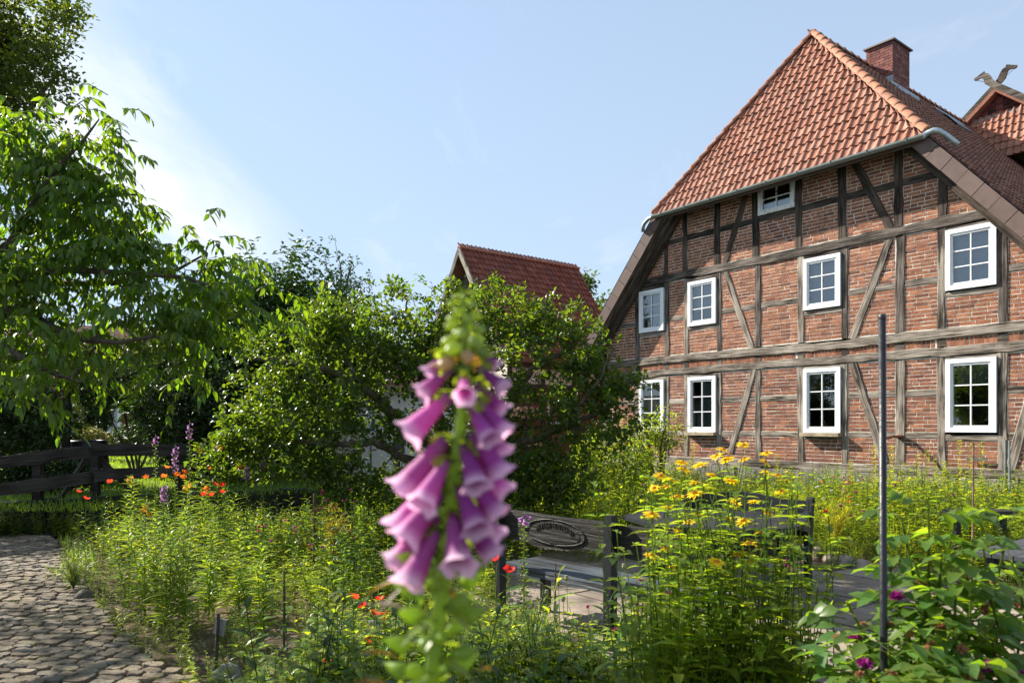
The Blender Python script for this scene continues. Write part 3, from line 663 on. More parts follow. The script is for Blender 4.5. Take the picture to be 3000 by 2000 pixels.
gg = G(); gg.box((CX0 - .06, CY0 - .06, CZ1 - .005), (CX1 + .06, CY1 + .06, CZ1 + .035), (.14, .10, .09), .003); gg.build('chimney_cap', M_BROWNM, chim)
gg = G(); z_a = roof_z(CX1); gg.box((CX1 - .004, CY0 - .08, z_a - .1), (CX1 + .012, CY1 + .1, z_a + .17), (.33, .36, .38)); gg.box((CX0 + .1, CY0 - .012, z_a - .1), (CX1 + .012, CY0 - .003, z_a + .35), (.36, .39, .41)); gg.box((CX1 + .0, CY0 - .1, z_a - .22), (CX1 + .2, CY1 + .12, z_a - .02), (.30, .33, .35), .0, None); gg.build('flashing', M_ZINC, chim)
gg = G(); ey = A3((-1, 0, PIT)) / n_; ez = A3((PIT, 0, 1)) / n_
def on_slope(y, e, h): p = A3((XE, 0, roof_z(XE))) + A3((0, 1, 0)) * y + ey * e + ez * h; return p
for (y0, y1, e0, e1) in ((6.4, 8.3, 8.95, 9.12), (6.9, 7.9, 8.45, 8.95)):
    gg.add([on_slope(y0, e0, .12), on_slope(y1, e0, .12), on_slope(y1, e1, .13), on_slope(y0, e1, .13), on_slope(y0, e0, .0), on_slope(y1, e0, .0)], Q=[(0, 1, 2, 3), (4, 5, 1, 0)], col=(.25, .28, .31))
gg.build('roof_hatch', M_ZINC, roof)

# rear wing with the crossed horse heads
wing = thing('rear_wing', 'rear house wing with red boarded gable top above bright clay tiles', 'house', HO, HA)
wx, wz, wy, ws = .87, 11.95, 10.35, .86
g = G(); hw = 4.2
for s in (1, -1):
    P4 = [(wx, wy - .3, wz), (wx, 20.6, wz), (wx + s * hw, 20.6, wz - hw * ws), (wx + s * hw, wy + .6, wz - hw * ws)]
    P4 = [(wx, wy - .3, wz), (wx, 20.6, wz), (wx + s * hw, 20.6, wz - hw * ws), (wx + s * hw, wy - .3, wz - hw * ws)]
    lo = [(p[0], p[1], p[2] - .14) for p in P4]; g.add(P4 + lo, Q=[(0, 1, 2, 3) if s > 0 else (3, 2, 1, 0), (4, 7, 6, 5), (0, 3, 7, 4), (3, 2, 6, 7), (1, 5, 6, 2)], col=(.3, .12, .08))
wr = g.build('roof', M_TILE, wing)
g = G(); g.box((wx - hw + .5, wy + .3, 0), (wx + hw - .5, 20.3, wz - hw * ws + .35), (.2, .085, .06)); g.build('wall', M_BRICK, wing)
zb = wz - .82
g = G(); g.add([(wx - .95 / 1, wy, zb), (wx + 1.6, wy, zb - .0), (wx + .95 * 1.7, wy, zb), (wx, wy, wz - .1)], T=[(0, 1, 3)], col=(.2, .06, .05)); g.build('gable_backing', M_BROWNM, wing)
for i in range(9):
    x0 = wx - .93 + i * .21; x1 = x0 + .2; t0, t1 = wz - .14 - ws * abs(x0 - wx), wz - .14 - ws * abs(x1 - wx)
    if min(t0, t1) < zb + .02: continue
    gg = G(); V = [(x0, wy - .02, zb), (x1, wy - .02, zb), (x1, wy - .02, t1), (x0, wy - .02, t0)]; V2 = [(v[0], v[1] + .03, v[2]) for v in V]; gg.add(V + V2, Q=[(0, 1, 2, 3), (0, 4, 5, 1), (1, 5, 6, 2), (2, 6, 7, 3), (3, 7, 4, 0)]); gg.build('gable_board', W_BOARD, wing)
# tiles of the steep apron below the red boards
ap0, ap1 = A3((wx, wy - .55, zb - 1.45)), A3((wx, wy - .06, zb + .02)); eyw = nrm(ap1 - ap0); exw = A3((1, 0, 0)); ezw = np.cross(exw, eyw); Lw = np.linalg.norm(ap1 - ap0)
g = G(); g.add([ap0 + exw * a for a in (-2.4, 3.2)] + [ap1 + exw * a for a in (1.9, -1.0)], Q=[(0, 1, 2, 3)], col=(.2, .09, .06)); apron = g.build('apron_roof', M_BROWNM, wing)
put_tiles(ap0, exw, eyw, ezw, Lw, lambda e: (-2.3 + 1.35 * e / Lw, 2.6 - .9 * e / Lw), apron)
gg = G(); gg.box((wx - .98, wy - .10, zb - .02), (wx + 1.5, wy - .02, zb + .035), (.24, .27, .30)); gg.build('flashing', M_ZINC, wing)
for s in (1, -1):
    # barge boards run past the apex into carved horse heads
    ux, uz = -s, ws; n2 = math.hypot(ux, uz); d = A3((ux / n2, 0, uz / n2)); nn = A3((-d[2], 0, d[0])) * (1 if s > 0 else -1)
    if nn[2] < 0: nn = -nn
    L0 = 2.6; prof = [(-L0, -.11), (-L0, .10), (.1, .10), (.28, .13), (.48, .20), (.66, .24), (.80, .20), (.88, .25), (.93, .18), (1.02, .02), (1.10, -.10), (1.02, -.15), (.93, -.12), (.86, -.02), (.76, .03), (.62, -.02), (.45, -.11), (.2, -.12)]
    yb = wy - .30 - (.055 if s > 0 else 0); sc_ = .62
    top = [A3((wx, 0, wz + .06)) + d * (a * (sc_ if a > 0 else 1)) + nn * b * .8 for a, b in prof]; n = len(top)
    gg = G(); V = [(p[0], yb, p[2]) for p in top] + [(p[0], yb + .05, p[2]) for p in top]
    from mathutils.geometry import tessellate_polygon
    tri = tessellate_polygon([[Vector((p[0], p[2], 0)) for p in top]])
    gg.add(V, T=[t for t in tri] + [(t[0] + n, t[2] + n, t[1] + n) for t in tri], Q=[(i, (i + 1) % n, (i + 1) % n + n, i + n) for i in range(n)])
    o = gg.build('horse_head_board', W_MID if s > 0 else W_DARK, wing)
    gg = G(); p, q = A3((wx, 0, wz + .06)) + d * (1.0 * sc_) + nn * -.09, A3((wx, 0, wz + .06)) + d * (.55 * sc_) + nn * -.05; gg.tube([(p[0], yb + .02, p[2]), (q[0], yb + .02, q[2])], .008, 5, (.04, .04, .04)); gg.build('rein', M_IRON, o)

# ------------------------------------------------------------------ other buildings
def tiled_slope(acc, o, ex, ey, L, lims, cols): put_tiles(A3(o), A3(ex), nrm(A3(ey)), np.cross(nrm(A3(ex)), nrm(A3(ey))), L, lims, None, False, cols, acc)
# storehouse behind the apple tree
barn = thing('storehouse', 'tall narrow storehouse with steep dull red tile roof behind the apple tree', 'building', (-1.57, 26, 0), HA)
bp, bh, bl, bz = 1.55, 2.5, 5.3, 7.9; be = bz - bp * bh
g = G()
for s in (1, -1):
    P4 = [(0, -.35, bz), (0, bl, bz), (s * bh, bl, be), (s * bh, -.35, be)]; lo = [(p[0], p[1], p[2] - .2) for p in P4]
    g.add(P4 + lo, Q=[(0, 1, 2, 3) if s > 0 else (3, 2, 1, 0), (4, 7, 6, 5), (0, 3, 7, 4), (3, 2, 6, 7), (1, 5, 6, 2)], col=(.17, .07, .05))
br_ = g.build('roof', M_BROWNM, barn)
g = G(); nb_ = math.hypot(1, bp); BLn = bh * nb_
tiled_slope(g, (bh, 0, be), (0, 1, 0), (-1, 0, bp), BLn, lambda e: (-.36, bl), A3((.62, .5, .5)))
tag(g.build('roof_tiles', M_TILE, br_), None, None, None, 'stuff')
for i in range(16):
    o = mk('ridge_tile', capm, br_); o.location = (0, -.38 + i * .355, bz + .03)
g = G(); g.box((-2.25, .05, 0), (2.25, bl - .1, be + .25), (.62, .54, .47)); g.add([(-2.25, .06, be + .2), (2.25, .06, be + .2), (0, .06, bz - .25)], T=[(0, 1, 2)], col=(.06, .05, .045)); g.build('wall', M_PLASTER, barn)
g = G(); g.box((2.252, .06, 0), (2.27, bl - .12, 3.0), (.25, .105, .075)); g.build('brick_infill', M_BRICK, barn)
for s in (1, -1):
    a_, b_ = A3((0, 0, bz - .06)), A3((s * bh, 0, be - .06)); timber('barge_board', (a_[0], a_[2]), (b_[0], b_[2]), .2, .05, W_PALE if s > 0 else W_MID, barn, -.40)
for i in range(14):
    x0 = -2.2 + i * .315; x1 = x0 + .30; t0, t1 = bz - .3 - bp * abs(x0), bz - .3 - bp * abs(x1); gg = G(); z0 = be + .1
    if min(t0, t1) < z0: continue
    V = [(x0, .02, z0), (x1, .02, z0), (x1, .02, t1), (x0, .02, t0)]; V2 = [(v[0], .05, v[2]) for v in V]; gg.add(V + V2, Q=[(0, 1, 2, 3), (0, 4, 5, 1), (1, 5, 6, 2), (2, 6, 7, 3), (3, 7, 4, 0)]); gg.build('gable_board', W_DARK, barn)
def side_timber(name, y0, z0, y1, z1, w, xf, par, mat):
    gg = G(); d = A3((0, y1 - y0, z1 - z0)); L = np.linalg.norm(d); d /= L; nn = A3((0, -d[2], d[1])); V = []
    for x_ in (xf, xf - .12):
        for e, t_ in ((0, -1), (L, -1), (L, 1), (0, 1)): V.append(A3((x_, y0, z0)) + d * e + nn * t_ * w / 2)
    gg.add(V, Q=[(0, 1, 2, 3), (4, 7, 6, 5), (0, 4, 5, 1), (1, 5, 6, 2), (2, 6, 7, 3), (3, 7, 4, 0)]); gg.build(name, mat, par)
for y_ in (.15, 1.58, 3.0, 4.4, 5.1): side_timber('timber_post', y_, .1, y_, be + .2, .17, 2.29, barn, W_DARK)
for z_ in (.3, 1.6, 3.02, 3.72): side_timber('timber_beam', .05, z_, bl - .1, z_, .16, 2.30, barn, W_DARK)
gg = G(); ring(gg, 0, .9, 0, .8, .08, 0, .06, WH); o = gg.build('window', M_WHITE, barn); o.location = (2.31, 1.75, 1.75); o.rotation_euler = (0, 0, math.pi / 2)
gg = G(); gg.add([(.08, .05, .08), (.82, .05, .08), (.82, .05, .72), (.08, .05, .72)], Q=[(0, 1, 2, 3)], col=(.2, .2, .2)); gg.build('pane', M_BLACKP, o)
# log rack against it
rack = thing('log_rack', 'dark wooden rack with a shelf against the storehouse wall', 'rack', barn.location, HA)
for y_ in (-.2, .5, 1.25):
    gg = G(); gg.box((2.6, y_ - .05, 0), (2.7, y_ + .05, 2.9)); gg.build('post', W_DARK, rack)
for z_ in (1.0, 1.92):
    gg = G(); gg.box((2.32, -.25, z_ - .05), (2.72, 1.3, z_)); gg.build('shelf', W_DARK, rack)
gg = G(); gg.box((2.32, -.25, 2.86), (2.72, 1.3, 2.92)); gg.build('top', W_DARK, rack)
lg = G(); k = 14; an = np.arange(k) * 2 * math.pi / k
lg.tube([(0, 0, 0), (.36, 0, 0)], .1, k, (.16, .11, .08)); lg.add([(.362, math.cos(a) * .094, math.sin(a) * .094) for a in an] + [(.363, 0, 0)], T=[(j, (j + 1) % k, k) for j in range(k)], col=(.46, .3, .18)); lgm = lg.mesh('log', M_BARK)
logs = [(y, 1.92, r) for y, r in ((-.1, 1.05), (.13, 1.1), (.36, .95), (.62, 1.2), (.88, 1.05), (1.12, 1.0))] + [(y, 2.12, r) for y, r in ((.02, 1.0), (.25, .95), (.48, 1.1), (.75, 1.05), (1.0, .95))] + [(y, 1.0, 1.05) for y in (-.1, .13, .36, .62, .88, 1.12)]
for y_, z_, r_ in logs:
    o = mk('log', lgm); o.location = A3(barn.location) + A3((2.34 * .60882 + y_ * .79331, 2.34 * -.79331 + y_ * .60882, z_ + .1 * r_)); o.scale = (1, r_, r_); o.rotation_euler = (0, 0, HA)
    tag(o, 'sawn round log end stacked on the rack beside the storehouse', 'log', 'logs stacked on the rack')
# low white shed
SA = .42
shed = thing('white_shed', 'low white plastered shed with red ribbed roof seen through the apple branches', 'shed', (-2.85, 19.2, 0), SA)
g = G(); g.box((-1.5, 0, 0), (1.5, 2.2, 2.72), (.72, .70, .66)); g.build('wall', M_PLASTER, shed)
g = G(); n = 60; V = []
for i in range(n + 1):
    x = -1.75 + 3.5 * i / n; r_ = .022 * (1 if i % 3 == 0 else 0); V += [(x, -.35, 2.66 + r_), (x, 2.5, 4.0 + r_)]
g.add(V, Q=[(2 * i, 2 * i + 2, 2 * i + 3, 2 * i + 1) for i in range(n)], col=(.27, .06, .055)); V3 = A3(V) - A3((0, 0, .04)); g.add(V3, Q=[(2 * i, 2 * i + 1, 2 * i + 3, 2 * i + 2) for i in range(n)], col=(.2, .05, .05)); g.build('roof', M_BROWNM, shed)
gg = G(); gutter(gg, (-1.75, -.4, 2.66), (1.75, -.4, 2.66), .06, (.35, .36, .36)); gg.build('gutter', M_ZINC, shed, True)
gg = G(); ring(gg, -1.35, -.75, 1.55, 2.2, .06, -.03, .03, (.05, .10, .08)); w_s = gg.build('window', M_BLACKP, shed)
gg = G(); gg.box((-1.29, -.01, 1.86), (-.81, .0, 1.9), (.05, .10, .08)); gg.build('glazing_bar', M_BLACKP, w_s)
gg = G(); gg.add([(-1.29, -.012, 1.61), (-.81, -.012, 1.61), (-.81, -.012, 2.14), (-1.29, -.012, 2.14)], Q=[(0, 1, 2, 3)], col=(.6, .65, .68)); gg.build('pane', M_CLOTH, w_s)
for x_ in (-.85, -.2, .45): gg = G(); gg.box((x_ - .02, -.02, .1), (x_ + .02, -.002, 1.2), (.10, .13, .12)); gg.build('batten', M_BLACKP, shed)
chr_ = thing('board_chair', 'weathered tapered wooden board standing before the white shed', 'board', (-2.78, 18.0, 0), .3)
gg = G(); V = [(-.16, 0, 1.0), (.16, 0, 1.0), (.07, 0, 2.06), (-.07, 0, 2.06)]; V2 = [(v[0] * 1.0, .05, v[2]) for v in V]; gg.add(V + V2, Q=[(0, 1, 2, 3), (4, 7, 6, 5), (0, 4, 5, 1), (1, 5, 6, 2), (2, 6, 7, 3), (3, 7, 4, 0)]); gg.build('panel', W_FENCE, chr_)
gg = G(); gg.box((-.05, 0.06, 0), (.05, .14, 1.9)); gg.build('post', W_FENCE, chr_)
scr = thing('plank_screen', 'pale weathered upright planks between the apple branches and shed', 'screen', (*at(1012, 1300, 14.5)[:2], 0), .15)
for i, x_ in enumerate((-.17, -.02, .13)):
    gg = G(); gg.box((x_, random.uniform(-.01, .01), 0), (x_ + .135, .03, 1.58 - .05 * i), jit=.004); o = gg.build('plank', W_PALE, scr)
# brick cottage beyond the lawn
cot = thing('brick_cottage', 'brick cottage with white windows half hidden by trees beyond the lawn', 'house', (-21.5, 37, .4), .15)
g = G(); g.box((-9, 0, 0), (5.2, 7, 3.2), (.22, .085, .065)); g.build('wall', M_BRICK, cot)
g = G(); g.add([(-9.4, -.5, 3.1), (5.6, -.5, 3.1), (5.6, 3.5, 6.8), (-9.4, 3.5, 6.8), (-9.4, 7.5, 3.1), (5.6, 7.5, 3.1)], Q=[(0, 1, 2, 3), (3, 2, 5, 4)], T=[(0, 3, 4), (1, 5, 2)], col=(.25, .10, .07)); g.build('roof', M_TILE, cot)
for x_ in (-7.2, -3.9, -1.6, .55): window(x_, x_ + 1.15, .95, 2.45, cot, (0, 1, .5, 1, (.4, .45, .5)), rows=2, fw=.11, yo=-.12)
gg = G(); gg.box((2.6, -.06, 0), (3.45, -.004, 2.1), (.72, .74, .76)); d_ = gg.build('door', M_WHITE, cot)
gg = G(); gg.box((2.7, -.12, .95), (2.73, -.061, 1.08), (.1, .1, .1)); gg.build('handle', M_IRON, d_)

# ------------------------------------------------------------------ fence, low wall
lw = thing('low_garden_wall', 'low mossy wall of dark stones under the plank fence', 'wall'); 
for i in range(len(LW) - 1):
    a_, b_ = A3((*LW[i], 0)), A3((*LW[i + 1], 0)); d = b_ - a_; L = np.linalg.norm(d); d /= L; x = 0
    nx = A3((d[1], -d[0], 0))
    while x < L:
        wd = random.uniform(.3, .6)
        for z0, z1 in ((-.05, .24), (.245, .50)):
            gg = G(); gg.box((0, -.06 + random.uniform(-.02, .02), z0), (min(wd, L - x) - .01, .28, z1 + random.uniform(-.015, .015)), A3((.035, .042, .022)) * random.uniform(.6, 1.4), .014); o = gg.build('stone', M_STONE, lw); p = a_ + d * x; o.location = p; o.rotation_euler = (0, 0, math.atan2(d[1], d[0]))
        x += wd
fence = thing('plank_fence', 'weathered fence of two wide planks, shaded dark by colour, on the low wall', 'fence')
def plank(name, p, q, w, th, mat, par, off=0.0):
    p, q = A3(p), A3(q); d = q - p; L = np.linalg.norm(d); d /= L; n = 12; up = A3((0, 0, 1)); ez = nrm(up - d * d[2]); ey = np.cross(ez, d); V = []
    wv = np.cumsum(RNG.normal(0, .006, n + 1))
    for i in range(n + 1):
        t_ = L * i / n; a, b = -w / 2 + wv[i] + RNG.normal(0, .006), w / 2 + wv[i] * .6 + RNG.normal(0, .006); V += [(t_, -th / 2, a), (t_, th / 2, a), (t_, th / 2, b), (t_, -th / 2, b)]
    Q = [(4 * i + j, 4 * i + (j + 1) % 4, 4 * i + 4 + (j + 1) % 4, 4 * i + 4 + j) for i in range(n) for j in range(4)] + [(3, 2, 1, 0), (4 * n, 4 * n + 1, 4 * n + 2, 4 * n + 3)]
    gg = G(); gg.add(V, Q=Q); o = gg.build(name, mat, par); o.matrix_local = Matrix(((d[0], ey[0], ez[0], p[0]), (d[1], ey[1], ez[1], p[1]), (d[2], ey[2], ez[2], p[2]), (0, 0, 0, 1))); return o
F = lambda x, y, Y: at(x, y, Y)
plank('rail', F(-330, 1400, 9.4), F(268, 1321, 12.3), .19, .045, W_FENCE, fence); plank('rail', F(276, 1318, 12.25), F(560, 1312, 13.2), .195, .045, W_FENCE, fence)
plank('rail', F(-330, 1478, 9.4), F(268, 1396, 12.3), .185, .045, W_FENCE, fence); plank('rail', F(276, 1394, 12.25), F(560, 1377, 13.2), .19, .045, W_FENCE, fence)
for x_, Y_, yt in ((101, 11.5, 1335), (272, 12.4, 1296), (-190, 10.2, 1360), (520, 13.2, 1300)):
    p = F(x_, yt, Y_); gg = G(); gg.box((-.06, -.06, .3), (.06, .06, p[2]), jit=.008); o = gg.build('post', W_FENCE, fence); o.location = (p[0], p[1] + .09, 0)
plank('brace', F(290, 1335, 12.55), F(395, 1440, 12.75), .08, .05, W_FENCE, fence); plank('brace', F(250, 1340, 12.6), F(170, 1470, 12.1), .06, .05, W_FENCE, fence)
bar = thing('dark_barrel', 'dark rain barrel standing on the lawn behind the fence', 'barrel', (*at(253, 1350, 15.5)[:2], .42))
gg = G(); gg.lathe([(0, 0), (.36, 0), (.42, .3), (.43, .5), (.40, .9), (.38, .95), (.3, .95), (.28, .9), (0, .9)], 18, (.012, .012, .014)); gg.build('body', M_BLACKP, bar, True)
gg = G(); gg.lathe([(.425, .25), (.44, .26), (.44, .32), (.43, .33)], 18, (.015, .015, .015)); gg.lathe([(.425, .68), (.437, .69), (.435, .74), (.42, .75)], 18, (.02, .02, .02)); gg.build('hoop', M_IRON, bar, True)

# ------------------------------------------------------------------ garden furniture
def bar(gg, p, q, w, h, col=(.03, .033, .038), up=(0, 0, 1)):
    p, q = A3(p), A3(q); d = q - p; L = np.linalg.norm(d); d /= L; ez = nrm(A3(up) - d * np.dot(up, d)); ey = np.cross(ez, d); V = []
    c = min(w, h) * .12
    for e in (0, L):
        for a, b in ((-1, -1), (1, -1), (1, 1), (-1, 1)): V.append(p + d * e + ey * a * w / 2 + ez * b * h / 2)
    gg.add(V, Q=[(3, 2, 1, 0), (4, 5, 6, 7), (0, 1, 5, 4), (1, 2, 6, 5), (2, 3, 7, 6), (3, 0, 4, 7)], col=col)
def part(name, par, bars, mat=None, col=(.011, .012, .015)):
    gg = G()
    for b_ in bars: bar(gg, *b_, col=col) if len(b_) == 4 else bar(gg, *b_[:4], col, b_[4])
    return gg.build(name, mat or M_BLACKP, par)
# armchair bench (local x along the bench, y towards the back)
arm_dir = A3((-.72, -.69)); 
bench = thing('garden_bench', 'dark painted slatted garden bench with curved armrests by the meadow', 'bench', (3.01, 7.39, .012), math.atan2(-.72, .69))
BLN = 1.5
for x_ in (-.03, -BLN + .03):
    part('leg', bench, [((x_, 0, 0), (x_, .0, .5), .07, .06, (1, 0, 0)), ((x_, 0, .5), (x_, .06, .90), .07, .06, (1, 0, 0))])
    gg = G(); an = np.linspace(0, math.pi, 9); gg.tube([(x_ - .03, .062, .895), (x_ + .03, .062, .895)], .034, 10, (.011, .012, .015)); gg.build('post_cap', M_BLACKP, bench)
    part('leg', bench, [((x_, -.57, 0), (x_, -.57, .62), .065, .06, (1, 0, 0))])
    pr = [(-.66, .60), (-.62, .645), (-.5, .655), (-.36, .665), (-.22, .70), (-.1, .755), (.03, .80)]; gg = G(); V = []
    for y_, z_ in pr:
        for dx, dz in ((-.035, -.05), (.035, -.05), (.035, 0), (-.035, 0)): V.append((x_ + dx, y_, z_ + dz))
    n = len(pr) - 1; gg.add(V, Q=[(4 * i + j, 4 * i + 4 + j, 4 * i + 4 + (j + 1) % 4, 4 * i + (j + 1) % 4) for i in range(n) for j in range(4)] + [(0, 1, 2, 3), (4 * n + 3, 4 * n + 2, 4 * n + 1, 4 * n)], col=(.012, .014, .017)); gg.build('armrest', M_BLACKP, bench)
    part('side_rail', bench, [((x_, -.57, .38), (x_, .0, .37), .05, .10)]); part('stretcher', bench, [((x_, -.57, .09), (x_, .0, .09), .05, .07)])
for i in range(6): part('seat_slat', bench, [((-BLN, -.60 + i * .103, .45 - .003 * i), (0, -.60 + i * .103, .45 - .003 * i), .09, .026)], col=(.03, .034, .04))
part('seat_rail', bench, [((-BLN, -.57, .385), (0, -.57, .385), .04, .09)])
gg = G(); n = 14; V = []
for i in range(n + 1):
    t_ = i / n; x_ = -.06 - t_ * (BLN - .12); z1 = .885 + .05 * max(0, math.sin(math.pi * min(1, max(0, (t_ - .25) / .5)))) ** .7
    for dy, z_ in ((-.02, .78), (.02, .78), (.02, z1), (-.02, z1)): V.append((x_, .05 + dy, z_))
gg.add(V, Q=[(4 * i + j, 4 * i + 4 + j, 4 * i + 4 + (j + 1) % 4, 4 * i + (j + 1) % 4) for i in range(n) for j in range(4)], col=(.012, .014, .018)); gg.build('top_rail', M_BLACKP, bench)
part('back_rail', bench, [((-BLN + .06, .03, .575), (-.06, .03, .575), .03, .1)])
for i in range(9): x_ = -.14 - i * .1525; part('back_slat', bench, [((x_, .03, .62), (x_, .045, .79), .018, .085, (1, 0, 0))])
# carved bench
cb0, cb1 = A3((-.08, 6.39)), A3((1.13, 5.0)); cd_ = (cb1 - cb0) / np.linalg.norm(cb1 - cb0); CBL = float(np.linalg.norm(cb1 - cb0))
cbench = thing('carved_bench', 'dark wooden bench with a carved oval in its plank back', 'bench', (*cb0, .0), math.atan2(cd_[1], cd_[0]))   # local y: away from the viewer
gg = G(); n = 40; V = []; T_ = .05
def back_z(x):
    lo = .70 - .035 * math.exp(-((x - .62) / .3) ** 4) - .01 * math.sin(x * 5); hi = .93 + .004 * math.sin(x * 7); return lo, hi
for i in range(n + 1):
    x = -.02 + (CBL + .04) * i / n; lo, hi = back_z(x)
    for y_, z_ in ((0, lo), (T_, lo), (T_, hi), (0, hi)): V.append((x, y_, z_))
gg.add(V, Q=[(4 * i + j, 4 * i + 4 + j, 4 * i + 4 + (j + 1) % 4, 4 * i + (j + 1) % 4) for i in range(n) for j in range(4)] + [(0, 1, 2, 3), (4 * n + 3, 4 * n + 2, 4 * n + 1, 4 * n)]); bk = gg.build('back_plank', W_BENCH, cbench)
# the carved oval: raised rim, sunk field, worn raised marks along an arc
gg = G(); an = np.linspace(0, 2 * math.pi, 49); ox, oz, ra, rb = .64, .80, .34, .115
def ov(a, f): return (ox + math.cos(a) * ra * f, oz - .012 + math.sin(a) * rb * f * (1.0 if math.sin(a) > 0 else .75))
gg.tube([(ov(a, 1)[0], -.006, ov(a, 1)[1]) for a in an], .005, 6, cap=False); gg.build('carved_rim', W_BENCH, bk, True)
gg = G(); gg.add([(ov(a, .84)[0], -.003, ov(a, .84)[1]) for a in an[:-1]] + [(ox, -.003, oz)], T=[((j + 1) % 48, j, 48) for j in range(48)], col=(.012, .010, .009)); gg.build('carved_field', W_BENCH, bk)
for i in range(15):
    a = math.pi * (.88 - .76 * i / 14); p = ov(a, .62); gg = G(); w_ = .014 + .005 * (i * 7 % 3)
    gg.box((p[0] - w_ / 2, -.010, p[1] - .018), (p[0] - w_ / 2 + .005, -.002, p[1] + .018), (.016, .013, .011))
    if i % 2: gg.box((p[0] - w_ / 2 + .006, -.0095, p[1] + .008 - (i % 3) * .012), (p[0] + w_ / 2, -.002, p[1] + .014 - (i % 3) * .012), (.016, .013, .011))
    if i % 3: gg.box((p[0] + w_ / 2 + .001, -.0102, p[1] - .016), (p[0] + w_ / 2 + .006, -.002, p[1] + .016), (.016, .013, .011))
    gg.build('carved_letter', M_BROWNM, bk)
part('post', cbench, [((.03, -.045, 0), (-.02, -.02, .99), .075, .06, (1, 0, 0))]); part('post', cbench, [((1.27, -.045, -.01), (1.27, -.035, 1.0), .07, .075, (1, 0, 0))])
part('leg', cbench, [((.1, .42, 0), (.1, .42, .42), .07, .07, (1, 0, 0))]); part('leg', cbench, [((1.6, .42, 0), (1.6, .42, .42), .07, .07, (1, 0, 0))])
gg = G(); n = 20; V = []
for i in range(n + 1):
    x = -.1 + (CBL + .25) * i / n; j_ = .012 * math.sin(x * 3.1) + RNG.normal(0, .003)
    for y_, z_ in ((.06 + j_, .385), (.54 + j_ * .5, .385), (.54 + j_ * .5, .45), (.06 + j_, .45)): V.append((x, y_, z_))
gg.add(V, Q=[(4 * i + j, 4 * i + 4 + j, 4 * i + 4 + (j + 1) % 4, 4 * i + (j + 1) % 4) for i in range(n) for j in range(4)] + [(0, 1, 2, 3), (4 * n + 3, 4 * n + 2, 4 * n + 1, 4 * n)]); gg.build('seat', W_SEAT, cbench)
# octagonal table behind it
tab = thing('octagonal_table', 'dark octagonal garden table behind the yellow flowers', 'table', (2.0, 7.3, .012), .25)
for i in range(9):
    w_ = 1.62 / 9; x0 = -.81 + i * w_; x1 = x0 + w_ - .008
    def oc(x): return min(.84, 1.19 - abs(x))
    gg = G(); V = [(x0, -oc(x0), .70), (x1, -oc(x1), .70), (x1, oc(x1), .70), (x0, oc(x0), .70)]; V2 = [(v[0], v[1], .735) for v in V]; gg.add(V + V2, Q=[(3, 2, 1, 0), (4, 5, 6, 7), (0, 1, 5, 4), (1, 2, 6, 5), (2, 3, 7, 6), (3, 0, 4, 7)], col=(.016, .018, .023)); gg.build('top_board', M_BLACKP, tab)
for sx in (-1, 1):
    for sy in (-1, 1): part('leg', tab, [((sx * .5, sy * .5, 0), (sx * .46, sy * .46, .70), .07, .07, (1, 0, 0))])
part('apron', tab, [((-.5, -.5, .64), (.5, -.5, .64), .03, .1), ((-.5, .5, .64), (.5, .5, .64), .03, .1), ((-.5, -.46, .62), (-.5, .46, .62), .03, .1), ((.5, -.46, .62), (.5, .46, .62), .03, .1)])
# slatted table at the right
st = thing('slatted_table', 'dark grey slatted garden table beside the rose leaves', 'table', (3.36, 5.36, .012), math.atan2(.6, .8))
for i in range(7): part('slat', st, [((0, -.06 - i * .135, .715), (1.6, -.06 - i * .135, .715), .128, .032)], col=(.05, .055, .065))
for x_ in (.12, 1.48):
    for y_ in (-.08, -.82): part('leg', st, [((x_, y_, 0), (x_, y_, .695), .07, .07, (1, 0, 0))])
    part('apron', st, [((x_, -.08, .655), (x_, -.82, .655), .04, .08)])
# second, low dark seat half hidden in the bed behind the pole
ls = thing('garden_stool', 'low dark stool half hidden in the green bed', 'stool', (*at(2870, 1500, 8.2)[:2], 0), .2)
part('top_board', ls, [((-.35, 0, .70), (.35, 0, .70), .3, .04)]); 
for x_ in (-.3, .3): part('leg', ls, [((x_, 0, 0), (x_, 0, .68), .06, .06, (1, 0, 0))])
# pole, canes, stakes, labels, stones
pole = thing('metal_pole', 'tall dark grey metal pole standing in the rose bush', 'pole', (gx(2592, 2.0), 2.0, 0))
gg = G(); gg.tube([(0, 0, 0), (-.002, 0, .9), (-.007, 0, 1.945)], .0095, 12, (.010, .011, .013)); gg.build('tube', M_BLACKP, pole, True)
gg = G(); gg.lathe([(0, 1.943), (.0098, 1.943), (.0102, 1.945), (.0102, 1.953), (.008, 1.957), (0, 1.958)], 12, (.02, .022, .025)); o = gg.build('cap', M_BLACKP, pole, True); o.location = (-.007, 0, 0)
def stake(label, x, ytop, Y, r, col, cat='stake', name='plant_stake', lean=(0, 0), grp=None):
    p = at(x, ytop, Y); gg = G(); gg.tube([(0, 0, -.05), (lean[0] * .5 + .004, lean[1] * .5, p[2] * .5), (lean[0], lean[1], p[2])], [r, r, r * .85], 7, col); o = gg.build(name, M_IRON if cat == 'rod' else M_BARK, None); o.location = (p[0] - lean[0], p[1] - lean[1], 0)
    return tag(o, label, cat, grp)
stake('thin brown cane standing in the bed beyond the slatted table', 2852, 1297, 6.6, .009, (.20, .12, .08), lean=(.02, 0))
stake('grey metal post at the right end of the house wall', 2957, 1290, 10.5, .016, (.16, .18, .18), 'rod', 'metal_post')
stake('rusty thin rod rising in front of the carved bench seat', 1628, 1650, 4.8, .006, (.13, .06, .035), 'rod', 'metal_rod', lean=(.02, 0))
stake('brown cane among the dark pinks under the apple tree', 920, 1445, 7.6, .011, (.13, .075, .045), lean=(.01, 0))
